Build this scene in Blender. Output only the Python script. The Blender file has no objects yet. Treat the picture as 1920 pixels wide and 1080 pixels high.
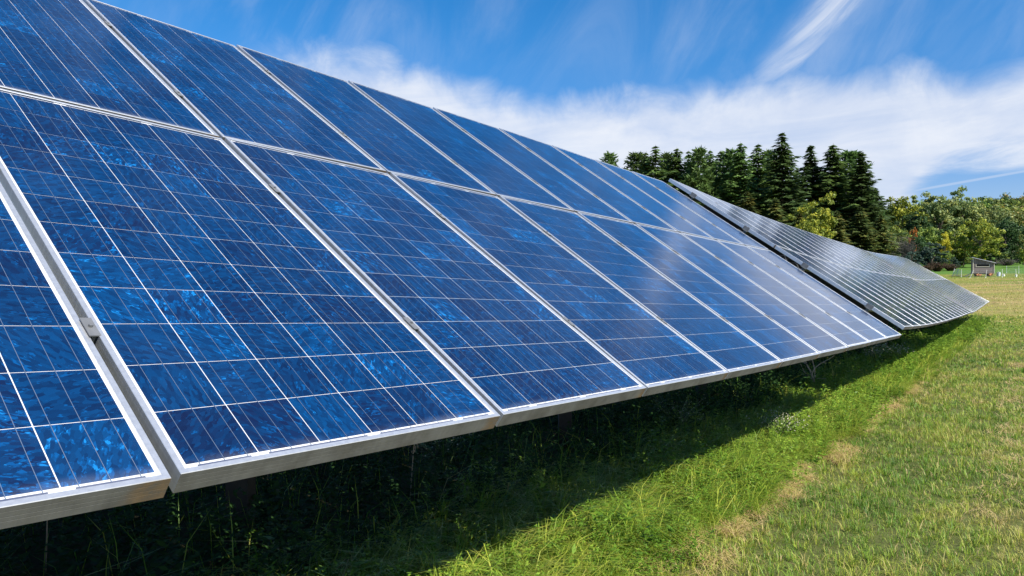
import bpy, bmesh, math, random
import numpy as np
from mathutils import Vector, Matrix

R = math.radians
rng = np.random.default_rng(7)
random.seed(7)
scene = bpy.context.scene
COL = scene.collection

# ------------------------------------------------------------------ camera
FPX = 1281.8
cam_d = bpy.data.cameras.new('camera')
cam_d.sensor_width = 36.0
cam_d.lens = 36.0 * FPX / 1920.0
cam_d.clip_start = 0.05
cam_d.clip_end = 6000
cam = bpy.data.objects.new('camera', cam_d)
CAMZ = 1.5
cam.location = (0, 0, CAMZ)
cam.rotation_euler = (R(90 - 1.117), 0, 0)
COL.objects.link(cam)
scene.camera = cam
scene.view_settings.view_transform = 'Standard'
scene.view_settings.look = 'None'
scene.view_settings.gamma = 1
scene.view_settings.exposure = 1.0
scene.cycles.max_bounces = 8
scene.cycles.transparent_max_bounces = 16
scene.cycles.caustics_reflective = False
scene.cycles.caustics_refractive = False

# ------------------------------------------------------------------ sun and sky
SUN_EL = 46.0
SUN_H = Vector((0.704, -0.710, 0)).normalized()
SUN_DIR = Vector((SUN_H.x * math.cos(R(SUN_EL)), SUN_H.y * math.cos(R(SUN_EL)), math.sin(R(SUN_EL))))
sun_d = bpy.data.lights.new('sun', 'SUN')
sun_d.energy = 4.7
sun_d.angle = R(0.53)
sun_d.color = (1.0, 0.95, 0.86)
sun = bpy.data.objects.new('sun', sun_d)
sun.rotation_euler = SUN_DIR.to_track_quat('Z', 'Y').to_euler()
sun.location = SUN_DIR * 60
COL.objects.link(sun)


class NT:
    """small helper for building node trees"""
    def __init__(self, tree):
        self.t = tree
        tree.nodes.clear()

    def n(self, kind, **kw):
        nd = self.t.nodes.new(kind)
        for k, v in kw.items():
            setattr(nd, k, v)
        return nd

    def link(self, a, b):
        self.t.links.new(a, b)

    def put(self, sock, v):
        if isinstance(v, bpy.types.NodeSocket):
            self.t.links.new(v, sock)
        elif v is not None:
            sock.default_value = v

    def m(self, op, a, b=None, c=None, clamp=False):
        nd = self.t.nodes.new('ShaderNodeMath')
        nd.operation = op
        nd.use_clamp = clamp
        self.put(nd.inputs[0], a)
        self.put(nd.inputs[1], b)
        self.put(nd.inputs[2], c)
        return nd.outputs[0]

    def vm(self, op, a, b=None, scale=None):
        nd = self.t.nodes.new('ShaderNodeVectorMath')
        nd.operation = op
        self.put(nd.inputs[0], a)
        self.put(nd.inputs[1], b)
        if scale is not None:
            self.put(nd.inputs[3], scale)
        return nd.outputs[1] if op in ('DOT_PRODUCT', 'LENGTH', 'DISTANCE') else nd.outputs[0]

    def smooth(self, v, a, b, lo=0.0, hi=1.0):
        nd = self.t.nodes.new('ShaderNodeMapRange')
        nd.interpolation_type = 'SMOOTHSTEP'
        self.put(nd.inputs[0], v)
        for i, x in enumerate((a, b, lo, hi)):
            self.put(nd.inputs[1 + i], x)
        return nd.outputs[0]

    def mix(self, fac, a, b):
        nd = self.t.nodes.new('ShaderNodeMix')
        nd.data_type = 'RGBA'
        self.put(nd.inputs[0], fac)
        self.put(nd.inputs[6], a)
        self.put(nd.inputs[7], b)
        return nd.outputs[2]

    def noise(self, vec, scale, detail=4.0, rough=0.5, dist=0.0, dims='3D'):
        nd = self.t.nodes.new('ShaderNodeTexNoise')
        nd.noise_dimensions = dims
        if vec is not None:
            self.put(nd.inputs['Vector'], vec)
        nd.inputs['Scale'].default_value = scale
        nd.inputs['Detail'].default_value = detail
        nd.inputs['Roughness'].default_value = rough
        nd.inputs['Distortion'].default_value = dist
        return nd.outputs[0]

    def comb(self, x, y, z):
        nd = self.t.nodes.new('ShaderNodeCombineXYZ')
        for i, v in enumerate((x, y, z)):
            self.put(nd.inputs[i], v)
        return nd.outputs[0]


world = bpy.data.worlds.new('World')
scene.world = world
world.use_nodes = True
world.cycles.sampling_method = 'MANUAL'
world.cycles.sample_map_resolution = 256
W = NT(world.node_tree)
sky = W.n('ShaderNodeTexSky', sky_type='NISHITA')
sky.sun_disc = False
sky.sun_elevation = R(SUN_EL)
sky.sun_rotation = math.atan2(SUN_H.x, SUN_H.y)
sky.altitude = 300
sky.air_density = 1.0
sky.dust_density = 0.4
sky.ozone_density = 3.0
hsv = W.n('ShaderNodeHueSaturation')
hsv.inputs['Saturation'].default_value = 1.40
hsv.inputs['Value'].default_value = 1.0
W.link(sky.outputs[0], hsv.inputs['Color'])
tc = W.n('ShaderNodeTexCoord')
D = W.vm('NORMALIZE', tc.outputs['Generated'])
sep = W.n('ShaderNodeSeparateXYZ')
W.link(D, sep.inputs[0])
dx, dy, dz = sep.outputs
az = W.m('MULTIPLY', W.m('ARCTAN2', dx, dy), 57.2958)
el = W.m('MULTIPLY', W.m('ARCSINE', dz), 57.2958)
# broad cloud bank low over the trees
n_big = W.m('SUBTRACT', W.noise(D, 3.2, 2, 0.5, 0.3), 0.5)
n_mid = W.m('SUBTRACT', W.noise(D, 9.0, 7, 0.6, 0.5), 0.5)
pstreak = W.comb(W.m('ADD', W.m('MULTIPLY', az, 0.045), W.m('MULTIPLY', el, 0.02)),
                 W.m('SUBTRACT', W.m('MULTIPLY', el, 0.22), W.m('MULTIPLY', az, 0.02)), 3.0)
n_str = W.m('SUBTRACT', W.noise(pstreak, 1.6, 7, 0.62, 0.8), 0.5)
etop = W.m('ADD', W.smooth(az, -14.0, 6.0, 18.3, 14.4), W.m('ADD', W.m('MULTIPLY', n_big, 6.0), W.m('MULTIPLY', n_mid, 5.0)))
top = W.smooth(W.m('SUBTRACT', el, etop), -2.4, 1.2, 1.0, 0.0)
left = W.smooth(W.m('ADD', az, W.m('MULTIPLY', n_mid, 14.0)), -25, -11)
lowcut = W.smooth(W.m('ADD', W.m('SUBTRACT', el, W.smooth(az, 22, 33, -8.0, 7.8)), W.m('MULTIPLY', n_str, 5.0)), -1.6, 1.5)
body = W.m('ADD', 0.88, W.m('ADD', W.m('MULTIPLY', n_str, 0.60), W.m('MULTIPLY', n_mid, 0.25)), clamp=True)
bank = W.m('MULTIPLY', W.m('MULTIPLY', top, left), W.m('MULTIPLY', lowcut, body))
# fanned plume rising out of the bank
# axis from (az 18, el 13.5) to (az 26.5, el 20.2)
ax_u = (0.785, 0.62)
pa = W.m('ADD', W.m('MULTIPLY', W.m('SUBTRACT', az, 18.0), ax_u[0]), W.m('MULTIPLY', W.m('SUBTRACT', el, 13.5), ax_u[1]))
pb = W.m('SUBTRACT', W.m('MULTIPLY', W.m('SUBTRACT', el, 13.5), ax_u[0]), W.m('MULTIPLY', W.m('SUBTRACT', az, 18.0), ax_u[1]))
pb2 = W.m('ADD', pb, W.m('ADD', W.m('MULTIPLY', n_big, 3.0), W.m('MULTIPLY', n_mid, 1.6)))
pn = W.noise(W.comb(W.m('MULTIPLY', pa, 0.10), W.m('MULTIPLY', pb, 0.55), 9.0), 1.0, 7, 0.62, 0.9)
gw = W.m('ADD', 0.75, W.m('MULTIPLY', W.m('MAXIMUM', pa, 0.0), 0.08))
gg = W.m('DIVIDE', pb2, gw)
plume = W.m('MULTIPLY', W.m('EXPONENT', W.m('MULTIPLY', W.m('MULTIPLY', gg, gg), -0.9)),
            W.m('MULTIPLY', W.smooth(pa, -2.0, 7.0), W.smooth(pa, 10.0, 28.0, 1.0, 0.10)))
plume = W.m('MULTIPLY', plume, W.smooth(pn, 0.30, 0.72, 0.12, 0.90))
# thin cirrus everywhere, combed upward
pc = W.comb(W.m('SUBTRACT', W.m('MULTIPLY', az, 0.11), W.m('MULTIPLY', el, 0.05)),
            W.m('ADD', W.m('MULTIPLY', el, 0.045), W.m('MULTIPLY', az, 0.012)), 17.0)
cn = W.noise(pc, 0.8, 8, 0.60, 1.1)
cmask = W.noise(D, 2.1, 2, 0.5, 0.0)
cir = W.m('MULTIPLY', W.smooth(cn, 0.40, 0.85), W.smooth(cmask, 0.36, 0.70, 0.10, 0.40))
cir = W.m('MULTIPLY', cir, W.smooth(el, 4.0, 14.0))
# old contrail
cl_n = Vector((0.0, 0.0, 0.0))
def dirpix(x, y):
    v = Vector(((x - 960) / FPX, 1.0, -(y - 515) / FPX))
    return v.normalized()
cl_n = dirpix(1650, 369).cross(dirpix(1915, 322)).normalized()
cd = W.m('ABSOLUTE', W.vm('DOT_PRODUCT', D, tuple(cl_n)))
con = W.m('MULTIPLY', W.smooth(cd, 0.0006, 0.0022, 0.34, 0.0),
          W.m('MULTIPLY', W.smooth(az, 26, 31), W.smooth(el, 12, 18, 1.0, 0.0)))
cloud = W.m('MAXIMUM', W.m('MAXIMUM', bank, plume), W.m('MAXIMUM', cir, con))
cloud = W.m('MULTIPLY', cloud, W.smooth(el, -1.0, 2.0), clamp=True)
ccol = W.mix(W.smooth(W.m('ADD', n_mid, n_str), -0.35, 0.35), (4.3, 4.65, 5.45, 1), (5.0, 5.25, 5.75, 1))
low = W.smooth(el, 2.0, 22.0)
clear = W.vm('MULTIPLY', hsv.outputs[0], W.comb(W.m('ADD', 0.74, W.m('MULTIPLY', low, 0.26)), W.m('ADD', 0.66, W.m('MULTIPLY', low, 0.32)), W.m('ADD', 0.80, W.m('MULTIPLY', low, 0.20))))
skymix = W.mix(W.m('MULTIPLY', cloud, 0.96), clear, ccol)
bg = W.n('ShaderNodeBackground')
bg.inputs['Strength'].default_value = 0.085
W.link(skymix, bg.inputs[0])
wo = W.n('ShaderNodeOutputWorld')
W.link(bg.outputs[0], wo.inputs[0])

# ------------------------------------------------------------------ helpers


def new_mat(name):
    mt = bpy.data.materials.new(name)
    mt.use_nodes = True
    t = NT(mt.node_tree)
    out = t.n('ShaderNodeOutputMaterial')
    return mt, t, out


def principled(t, out, color=None, rough=0.6, metal=0.0, spec=0.5):
    p = t.n('ShaderNodeBsdfPrincipled')
    t.put(p.inputs['Base Color'], color)
    t.put(p.inputs['Roughness'], rough)
    t.put(p.inputs['Metallic'], metal)
    t.put(p.inputs['Specular IOR Level'], spec)
    t.link(p.outputs[0], out.inputs[0])
    return p


def C4(c):
    return (c[0], c[1], c[2], 1.0)


class MB:
    def __init__(self):
        self.v = []
        self.f = []

    def quad(self, a, b, c, d):
        i = len(self.v)
        self.v += [tuple(a), tuple(b), tuple(c), tuple(d)]
        self.f.append((i, i + 1, i + 2, i + 3))

    def box(self, x0, x1, y0, y1, z0, z1, mat=None):
        i = len(self.v)
        P_ = [(x0, y0, z0), (x1, y0, z0), (x1, y1, z0), (x0, y1, z0),
              (x0, y0, z1), (x1, y0, z1), (x1, y1, z1), (x0, y1, z1)]
        if mat is not None:
            P_ = [tuple(mat @ Vector(p)) for p in P_]
        self.v += P_
        for q in ((0, 3, 2, 1), (4, 5, 6, 7), (0, 1, 5, 4), (1, 2, 6, 5), (2, 3, 7, 6), (3, 0, 4, 7)):
            self.f.append(tuple(i + k for k in q))
        return self

    def beam(self, a, b, w, h, up=Vector((0, 0, 1))):
        a = Vector(a); b = Vector(b)
        d = b - a
        L_ = d.length
        ex = d / L_
        ey = up.cross(ex)
        ey = ey.normalized() if ey.length > 1e-6 else Vector((1, 0, 0))
        ez = ex.cross(ey)
        m = Matrix((ex, ey, ez)).transposed().to_4x4()
        m.translation = a
        return self.box(0, L_, -w / 2, w / 2, -h / 2, h / 2, m)

    def tube(self, pts, radii, n=8, cap=True):
        pts = [Vector(p) for p in pts]
        base = len(self.v)
        prev = None
        for k, p in enumerate(pts):
            if k == 0:
                d = pts[1] - pts[0]
            elif k == len(pts) - 1:
                d = pts[-1] - pts[-2]
            else:
                d = pts[k + 1] - pts[k - 1]
            d.normalize()
            if prev is None:
                a = d.orthogonal().normalized()
            else:
                a = (prev - d * prev.dot(d))
                a = a.normalized() if a.length > 1e-6 else d.orthogonal().normalized()
            prev = a
            b = d.cross(a)
            for j in range(n):
                t_ = 2 * math.pi * j / n
                self.v.append(tuple(p + (a * math.cos(t_) + b * math.sin(t_)) * radii[k]))
        for k in range(len(pts) - 1):
            for j in range(n):
                i0 = base + k * n + j
                i1 = base + k * n + (j + 1) % n
                self.f.append((i0, i1, i1 + n, i0 + n))
        if cap:
            self.f.append(tuple(base + j for j in range(n))[::-1])
            self.f.append(tuple(base + (len(pts) - 1) * n + j for j in range(n)))
        return self

    def mesh(self, name, mat, smooth=False):
        me = bpy.data.meshes.new(name)
        me.from_pydata(self.v, [], self.f)
        if mat:
            me.materials.append(mat)
        if smooth:
            me.shade_smooth()
        me.update()
        return me


def fast_mesh(name, verts, quads=None, tris=None, mat=None, tint=None):
    """numpy arrays -> mesh, tint = per vertex float attribute"""
    me = bpy.data.meshes.new(name)
    nq = 0 if quads is None else len(quads)
    nt = 0 if tris is None else len(tris)
    me.vertices.add(len(verts))
    me.vertices.foreach_set('co', np.ascontiguousarray(verts, dtype=np.float32).ravel())
    loops = []
    starts = []
    totals = []
    if nq:
        loops.append(np.asarray(quads, dtype=np.int32).ravel())
        starts.append(np.arange(nq, dtype=np.int32) * 4)
        totals.append(np.full(nq, 4, dtype=np.int32))
    if nt:
        loops.append(np.asarray(tris, dtype=np.int32).ravel())
        starts.append(np.arange(nt, dtype=np.int32) * 3 + nq * 4)
        totals.append(np.full(nt, 3, dtype=np.int32))
    lo = np.concatenate(loops)
    me.loops.add(len(lo))
    me.loops.foreach_set('vertex_index', lo)
    me.polygons.add(nq + nt)
    me.polygons.foreach_set('loop_start', np.concatenate(starts))
    if tint is not None:
        at = me.attributes.new('tint', 'FLOAT', 'POINT')
        at.data.foreach_set('value', np.asarray(tint, dtype=np.float32))
    if mat:
        me.materials.append(mat)
    me.update(calc_edges=True)
    return me


def link(name, data, parent=None, loc=None, kind=None):
    o = bpy.data.objects.new(name, data)
    COL.objects.link(o)
    if parent is not None:
        o.parent = parent
    if loc is not None:
        o.location = loc
    if kind:
        o['kind'] = kind
    return o


def tag(o, label, cat, group=None):
    o['label'] = label
    o['category'] = cat
    if group:
        o['group'] = group
    return o


def empty(name, loc=(0, 0, 0), rz=0.0):
    o = bpy.data.objects.new(name, None)
    o.empty_display_size = 0.2
    COL.objects.link(o)
    o.location = loc
    o.rotation_euler = (0, 0, rz)
    return o


# smooth value noise in numpy
_perm = rng.random((256, 256))


def vnoise(x, y):
    x = np.asarray(x, float); y = np.asarray(y, float)
    xi = np.floor(x).astype(int); yi = np.floor(y).astype(int)
    fx = x - xi; fy = y - yi
    fx = fx * fx * (3 - 2 * fx); fy = fy * fy * (3 - 2 * fy)
    g = lambda a, b: _perm[a % 256, b % 256]
    return ((g(xi, yi) * (1 - fx) + g(xi + 1, yi) * fx) * (1 - fy)
            + (g(xi, yi + 1) * (1 - fx) + g(xi + 1, yi + 1) * fx) * fy)


# ------------------------------------------------------------------ the lie of the land
UH = np.array([0.6048, 0.7964])          # heading of the panel row
PH = np.array([0.7964, -0.6048])         # towards the front of the row
O1 = np.array([-0.02845, 2.09351, -0.42955])

_S = np.array([-400, -60, -10, 0, 8, 16, 24, 34, 44, 60, 95, 139, 200, 260, 420, 700, 1600], float)
_Z = np.array([-1.2, -1.1, -1.10, -1.48, -1.82, -2.06, -2.24, -2.36, -2.30, -1.72, -0.22, 1.55, 4.6, 9.0, 24., 40., 60.], float)
_ss = np.linspace(-400, 1600, 8001)
_zz = np.interp(_ss, _S, _Z)
_k = np.hanning(33); _k /= _k.sum()
_zp = np.pad(_zz, 16, mode='edge')
_zz = np.convolve(_zp, _k, mode='valid')


def along(x, y):
    return (x - O1[0]) * UH[0] + (y - O1[1]) * UH[1]


def perp(x, y):
    return (x - O1[0]) * PH[0] + (y - O1[1]) * PH[1]


def ground(x, y):
    x = np.asarray(x, float); y = np.asarray(y, float)
    s = along(x, y)
    d = np.hypot(x, y)
    b = (vnoise(x * 0.9 + 40, y * 0.9) - 0.5) * 0.05 + (vnoise(x * 0.13 + 9, y * 0.13 + 5) - 0.5) * 0.16 * np.clip(d / 30, 0, 1)
    return np.interp(s, _ss, _zz) + b + CAMZ


def sp(s, p):
    """along / perp -> x, y"""
    return O1[0] + s * UH[0] + p * PH[0], O1[1] + s * UH[1] + p * PH[1]


def pix(x, d):
    """photo column at forward distance d -> x, y"""
    return (x - 960) / FPX * d, d


def top_z(y, d):
    """world height seen at photo row y, forward distance d"""
    return CAMZ + (515 - y) / FPX * d


# ------------------------------------------------------------------ ground sheet
m_ground, t, out = new_mat('field_ground')
geo = t.n('ShaderNodeNewGeometry')
pos = geo.outputs['Position']
sx = t.n('ShaderNodeSeparateXYZ'); t.link(pos, sx.inputs[0])
gx, gy, gz = sx.outputs
S_ = t.m('ADD', t.m('MULTIPLY', gx, float(UH[0])), t.m('MULTIPLY', gy, float(UH[1])))
P_ = t.m('SUBTRACT', t.m('MULTIPLY', gx, float(PH[0])), t.m('MULTIPLY', gy, float(-PH[1])))
band = t.noise(t.comb(t.m('MULTIPLY', gx, 0.05), t.m('MULTIPLY', gy, 0.42), 0.0), 1.0, 5, 0.62, 0.3)
blot = t.noise(pos, 0.35, 6, 0.6)
fine = t.noise(pos, 9.0, 6, 0.7)
straw = t.mix(fine, C4((0.17, 0.125, 0.045)), C4((0.40, 0.295, 0.125)))
gras = t.mix(fine, C4((0.06, 0.095, 0.016)), C4((0.18, 0.22, 0.04)))
lush = t.mix(fine, C4((0.045, 0.095, 0.016)), C4((0.105, 0.20, 0.034)))
# how much straw: strong in the hay meadow, less round the coop, none in the far lawn
f_hay = t.m('MULTIPLY', t.smooth(S_, 36, 46), t.smooth(S_, 78, 84, 1.0, 0.28))
hay = t.m('ADD', t.m('MULTIPLY', f_hay, 0.62), t.m('MULTIPLY', t.m('SUBTRACT', band, 0.5), 2.4))
hay = t.m('ADD', hay, t.m('MULTIPLY', t.m('SUBTRACT', blot, 0.5), 0.6), clamp=True)
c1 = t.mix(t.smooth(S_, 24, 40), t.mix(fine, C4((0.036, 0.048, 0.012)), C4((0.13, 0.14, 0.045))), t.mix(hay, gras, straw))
c1 = t.mix(t.smooth(S_, 101, 106), c1, lush)
soil_shade = t.mix(fine, C4((0.03, 0.026, 0.014)), C4((0.075, 0.066, 0.03)))  # soil under the tables, coloured dark to deepen their shade
c2 = t.mix(t.m('MULTIPLY', t.smooth(P_, -2.6, -1.7, 1.0, 0.0), t.smooth(S_, 38, 42, 1.0, 0.0)), c1, soil_shade)
p = principled(t, out, c2, 0.95, 0, 0.1)
bmp = t.n('ShaderNodeBump'); bmp.inputs['Strength'].default_value = 0.6; bmp.inputs['Distance'].default_value = 0.06
t.link(t.noise(pos, 5.0, 8, 0.7), bmp.inputs['Height'])
t.link(bmp.outputs[0], p.inputs['Normal'])

ta = np.linspace(-1, 1, 361)
ax_x = np.sign(ta) * (np.abs(ta) * 22 + np.abs(ta) ** 5 * 1500) + 6
tb = np.linspace(-0.62, 1, 361)
ax_y = np.sign(tb) * (np.abs(tb) * 34 + np.abs(tb) ** 5 * 1700) + 3
gxg, gyg = np.meshgrid(ax_x, ax_y)
gv = np.stack([gxg, gyg, ground(gxg, gyg)], -1).reshape(-1, 3)
ny, nx = gxg.shape
ii = (np.arange(ny - 1)[:, None] * nx + np.arange(nx - 1)[None]).ravel()
gq = np.stack([ii, ii + 1, ii + 1 + nx, ii + nx], 1)
gme = fast_mesh('ground', gv, gq, None, m_ground)
gme.shade_smooth()
link('ground', gme, kind='structure')

# ------------------------------------------------------------------ solar panels: materials
PW, PL, PITCH, GAPV = 0.994, 1.956, 1.010, 0.020
CP, CS, CT = 0.159, 0.1566, 0.1571
MX = (PW - (6 * CP - 0.003)) / 2
MY = (PL - (12 * CP - 0.003)) / 2
FD = 0.050                                     # frame depth

m_cell, t, out = new_mat('polycrystalline_silicon')
oi = t.n('ShaderNodeObjectInfo')
tcn = t.n('ShaderNodeTexCoord')
oc = tcn.outputs['Object']
idx = t.vm('FLOOR', t.vm('SCALE', oc, scale=1.0 / CP))
rv = t.vm('ADD', t.vm('MULTIPLY', idx, (7.31, 3.77, 0)), t.vm('SCALE', t.comb(1.0, 1.7, 2.3), scale=t.m('MULTIPLY', oi.outputs['Random'], 113.0)))
wn = t.n('ShaderNodeTexWhiteNoise'); t.link(rv, wn.inputs['Vector'])
wsep = t.n('ShaderNodeSeparateColor'); t.link(wn.outputs['Color'], wsep.inputs[0])
r1, r2, r3 = wsep.outputs
ang = t.m('MULTIPLY', r3, 3.1416)
vr = t.n('ShaderNodeVectorRotate', rotation_type='Z_AXIS'); t.link(oc, vr.inputs['Vector']); t.link(ang, vr.inputs['Angle'])
q0 = t.vm('ADD', vr.outputs[0], t.vm('SCALE', wn.outputs['Color'], scale=31.0))
q1 = t.vm('MULTIPLY', q0, (1.0, 2.3, 1.0))
wob = t.n('ShaderNodeTexNoise'); wob.inputs['Scale'].default_value = 60; wob.inputs['Detail'].default_value = 3
t.link(q0, wob.inputs['Vector'])
q2 = t.vm('ADD', q1, t.vm('SCALE', t.vm('SUBTRACT', wob.outputs['Color'], (0.5, 0.5, 0.5)), scale=0.014))
vo = t.n('ShaderNodeTexVoronoi'); vo.inputs['Scale'].default_value = 48; t.link(q2, vo.inputs['Vector'])
vo2 = t.n('ShaderNodeTexVoronoi'); vo2.inputs['Scale'].default_value = 120; t.link(q2, vo2.inputs['Vector'])
v1 = t.n('ShaderNodeSeparateColor'); t.link(vo.outputs['Color'], v1.inputs[0])
v2 = t.n('ShaderNodeSeparateColor'); t.link(vo2.outputs['Color'], v2.inputs[0])
patch = t.noise(q0, 14, 3, 0.6)
cellb = t.m('ADD', t.m('MULTIPLY', r1, 0.38), t.m('MULTIPLY', v1.outputs[0], 0.62))
base = t.mix(cellb, C4((0.0002, 0.0075, 0.037)), C4((0.0001, 0.039, 0.132)))
base = t.mix(t.m('MULTIPLY', t.smooth(r2, 0.35, 1.0, 0.0, 0.75), t.smooth(v1.outputs[2], 0.2, 0.9, 0.2, 1.0)), base, C4((0.0026, 0.0058, 0.032)))
fl = t.m('ADD', t.m('MULTIPLY', v1.outputs[1], 0.62), t.m('ADD', t.m('MULTIPLY', v2.outputs[0], 0.34), t.m('MULTIPLY', t.m('SUBTRACT', patch, 0.5), 0.95)))
fl = t.m('ADD', fl, t.m('MULTIPLY', t.m('SUBTRACT', t.m('POWER', r1, 4.0), 0.24), 0.28))
base = t.mix(t.m('MULTIPLY', t.smooth(fl, 0.74, 0.84), 0.52), base, C4((0.0003, 0.078, 0.26)))
base = t.mix(t.m('MULTIPLY', t.smooth(fl, 0.97, 1.02), 0.42), base, C4((0.012, 0.26, 0.66)))
principled(t, out, base, 0.6, 0.0, 0.1)

m_white, t, out = new_mat('white_backsheet')
tcn = t.n('ShaderNodeTexCoord')
nz = t.noise(tcn.outputs['Object'], 22, 4, 0.6)
wcol = t.mix(t.smooth(nz, 0.55, 0.8), C4((0.58, 0.58, 0.59)), C4((0.52, 0.49, 0.43)))
principled(t, out, wcol, 0.5)

m_bus, t, out = new_mat('tinned_ribbon')
principled(t, out, C4((0.13, 0.18, 0.27)), 0.45, 0.4)
m_bus2, t, out = new_mat('bus_ribbon')
principled(t, out, C4((0.07, 0.085, 0.15)), 0.35, 0.4)

m_glass, t, out = new_mat('solar_glass')
fr = t.n('ShaderNodeFresnel'); fr.inputs['IOR'].default_value = 1.29
tr = t.n('ShaderNodeBsdfTransparent'); tr.inputs[0].default_value = (0.97, 0.985, 1.0, 1)
gl = t.n('ShaderNodeBsdfGlossy'); gl.inputs['Roughness'].default_value = 0.10
gl.inputs['Color'].default_value = (1, 1, 1, 1)
df = t.n('ShaderNodeBsdfDiffuse'); df.inputs[0].default_value = (0.62, 0.66, 0.74, 1)
tcn = t.n('ShaderNodeTexCoord')
oi = t.n('ShaderNodeObjectInfo')
dust = t.noise(t.vm('ADD', tcn.outputs['Object'], t.comb(t.m('MULTIPLY', oi.outputs['Random'], 50.0), 0.0, 0.0)), 3.0, 6, 0.65)
dso = t.n('ShaderNodeSeparateXYZ'); t.link(tcn.outputs['Object'], dso.inputs[0])
sill = t.m('MULTIPLY', t.smooth(dso.outputs[1], 0.012, 0.050, 0.09, 0.0), t.smooth(dust, 0.35, 0.65))
mx0 = t.n('ShaderNodeMixShader')
t.link(t.m('ADD', t.smooth(dust, 0.45, 0.85, 0.0, 0.008), sill), mx0.inputs[0]); t.link(tr.outputs[0], mx0.inputs[1]); t.link(df.outputs[0], mx0.inputs[2])
mx1 = t.n('ShaderNodeMixShader')
t.link(fr.outputs[0], mx1.inputs[0]); t.link(mx0.outputs[0], mx1.inputs[1]); t.link(gl.outputs[0], mx1.inputs[2])
t.link(mx1.outputs[0], out.inputs[0])

m_alu, t, out = new_mat('anodised_frame')
tcn = t.n('ShaderNodeTexCoord')
oi = t.n('ShaderNodeObjectInfo')
oc = tcn.outputs['Object']
so = t.n('ShaderNodeSeparateXYZ'); t.link(oc, so.inputs[0])
ge = t.n('ShaderNodeNewGeometry')
tn = t.n('ShaderNodeSeparateXYZ'); t.link(tcn.outputs['Normal'], tn.inputs[0])
shift = t.vm('ADD', oc, t.comb(t.m('MULTIPLY', oi.outputs['Random'], 37.0), 0.0, 0.0))
spk = t.noise(t.vm('MULTIPLY', shift, (1.0, 1.0, 1.5)), 26, 7, 0.7)
big = t.noise(shift, 7, 4, 0.6)
front = t.smooth(tn.outputs[1], -0.9, -0.6, 1.0, 0.0)
cornr = t.smooth(t.m('ADD', so.outputs[0], t.m('MULTIPLY', t.m('SUBTRACT', big, 0.5), 0.14)), PW - 0.085, PW - 0.035)
cornr = t.m('MULTIPLY', cornr, t.smooth(spk, 0.30, 0.52))
low = t.m('MULTIPLY', t.smooth(so.outputs[2], -FD, -FD * 0.35, 1.0, 0.0), t.smooth(spk, 0.50, 0.66))
front_shade = t.smooth(big, 0.30, 0.75, 0.80, 0.95)  # shade of the front edge painted in as a dark layer
dirt_shade = t.m('MULTIPLY', front, t.m('MAXIMUM', t.m('MAXIMUM', t.m('MULTIPLY', cornr, 0.98), t.m('MULTIPLY', low, 0.45)), front_shade))  # real corner grime combined with the painted front shade
streak = t.noise(t.vm('MULTIPLY', shift, (70.0, 70.0, 3.0)), 1.0, 3, 0.6)
ac = t.mix(t.smooth(streak, 0.3, 0.7), C4((0.56, 0.575, 0.60)), C4((0.66, 0.675, 0.695)))
ac = t.mix(dirt_shade, ac, t.mix(spk, C4((0.030, 0.030, 0.026)), C4((0.105, 0.095, 0.073))))
stain = t.m('MULTIPLY', front, cornr)
ac = t.mix(t.m('MULTIPLY', stain, 0.9), ac, t.mix(spk, C4((0.045, 0.030, 0.018)), C4((0.30, 0.22, 0.14))))
pr = principled(t, out, ac, t.m('ADD', 0.38, t.m('MULTIPLY', dirt_shade, 0.5)), t.m('MULTIPLY', t.m('SUBTRACT', 1.0, dirt_shade), 0.75), t.m('MULTIPLY', t.m('SUBTRACT', 1.0, dirt_shade), 0.4))

m_galv, t, out = new_mat('galvanised_steel')
tcn = t.n('ShaderNodeTexCoord')
gn = t.noise(tcn.outputs['Object'], 30, 5, 0.6)
principled(t, out, t.mix(gn, C4((0.13, 0.135, 0.14)), C4((0.27, 0.275, 0.28))), 0.55, 0.6)
m_post, t, out = new_mat('shade_darkened_steel')  # rack steel darkened in colour to stand in for under-panel shade
tcn = t.n('ShaderNodeTexCoord')
principled(t, out, t.mix(t.noise(tcn.outputs['Object'], 12, 5, 0.6), C4((0.028, 0.024, 0.020)), C4((0.075, 0.065, 0.055))), 0.85, 0.0, 0.2)
m_dark, t, out = new_mat('black_plastic')
principled(t, out, C4((0.015, 0.015, 0.016)), 0.45)
m_back, t, out = new_mat('panel_underside')
principled(t, out, C4((0.42, 0.42, 0.43)), 0.7)

# ------------------------------------------------------------------ solar panels: meshes (shared)
# frame: one profile swept round the rectangle with mitred corners
prof = [(0.030, -FD), (0.030, -FD + 0.002), (0.0018, -FD + 0.002)]
outer = [(0.0, -FD)]
zz_ = -FD
for gzv in (-0.034, -0.0245, -0.0125):
    outer += [(0.0, gzv - 0.0007), (0.00016, gzv - 0.0003), (0.00016, gzv + 0.0003), (0.0, gzv + 0.0007)]
outer += [(0.0, -0.0012), (0.0012, 0.0), (0.0118, 0.0), (0.0130, -0.0010), (0.0130, -0.0070)]
prof = [(0.030, -FD)] + outer
fb = MB()
for (d, z) in prof:
    for (cx, cy, ix, iy) in ((0, 0, 1, 1), (PW, 0, -1, 1), (PW, PL, -1, -1), (0, PL, 1, -1)):
        fb.v.append((cx + ix * d, cy + iy * d, z))
for k in range(len(prof) - 1):
    for c in range(4):
        a = k * 4 + c
        b = k * 4 + (c + 1) % 4
        fb.f.append((a, b, b + 4, a + 4))
me_frame = fb.mesh('frame', m_alu)
me_back = MB().box(0.004, PW - 0.004, 0.004, PL - 0.004, -0.0062, -0.0046).mesh('backsheet', m_white)
me_glass = MB()
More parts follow.
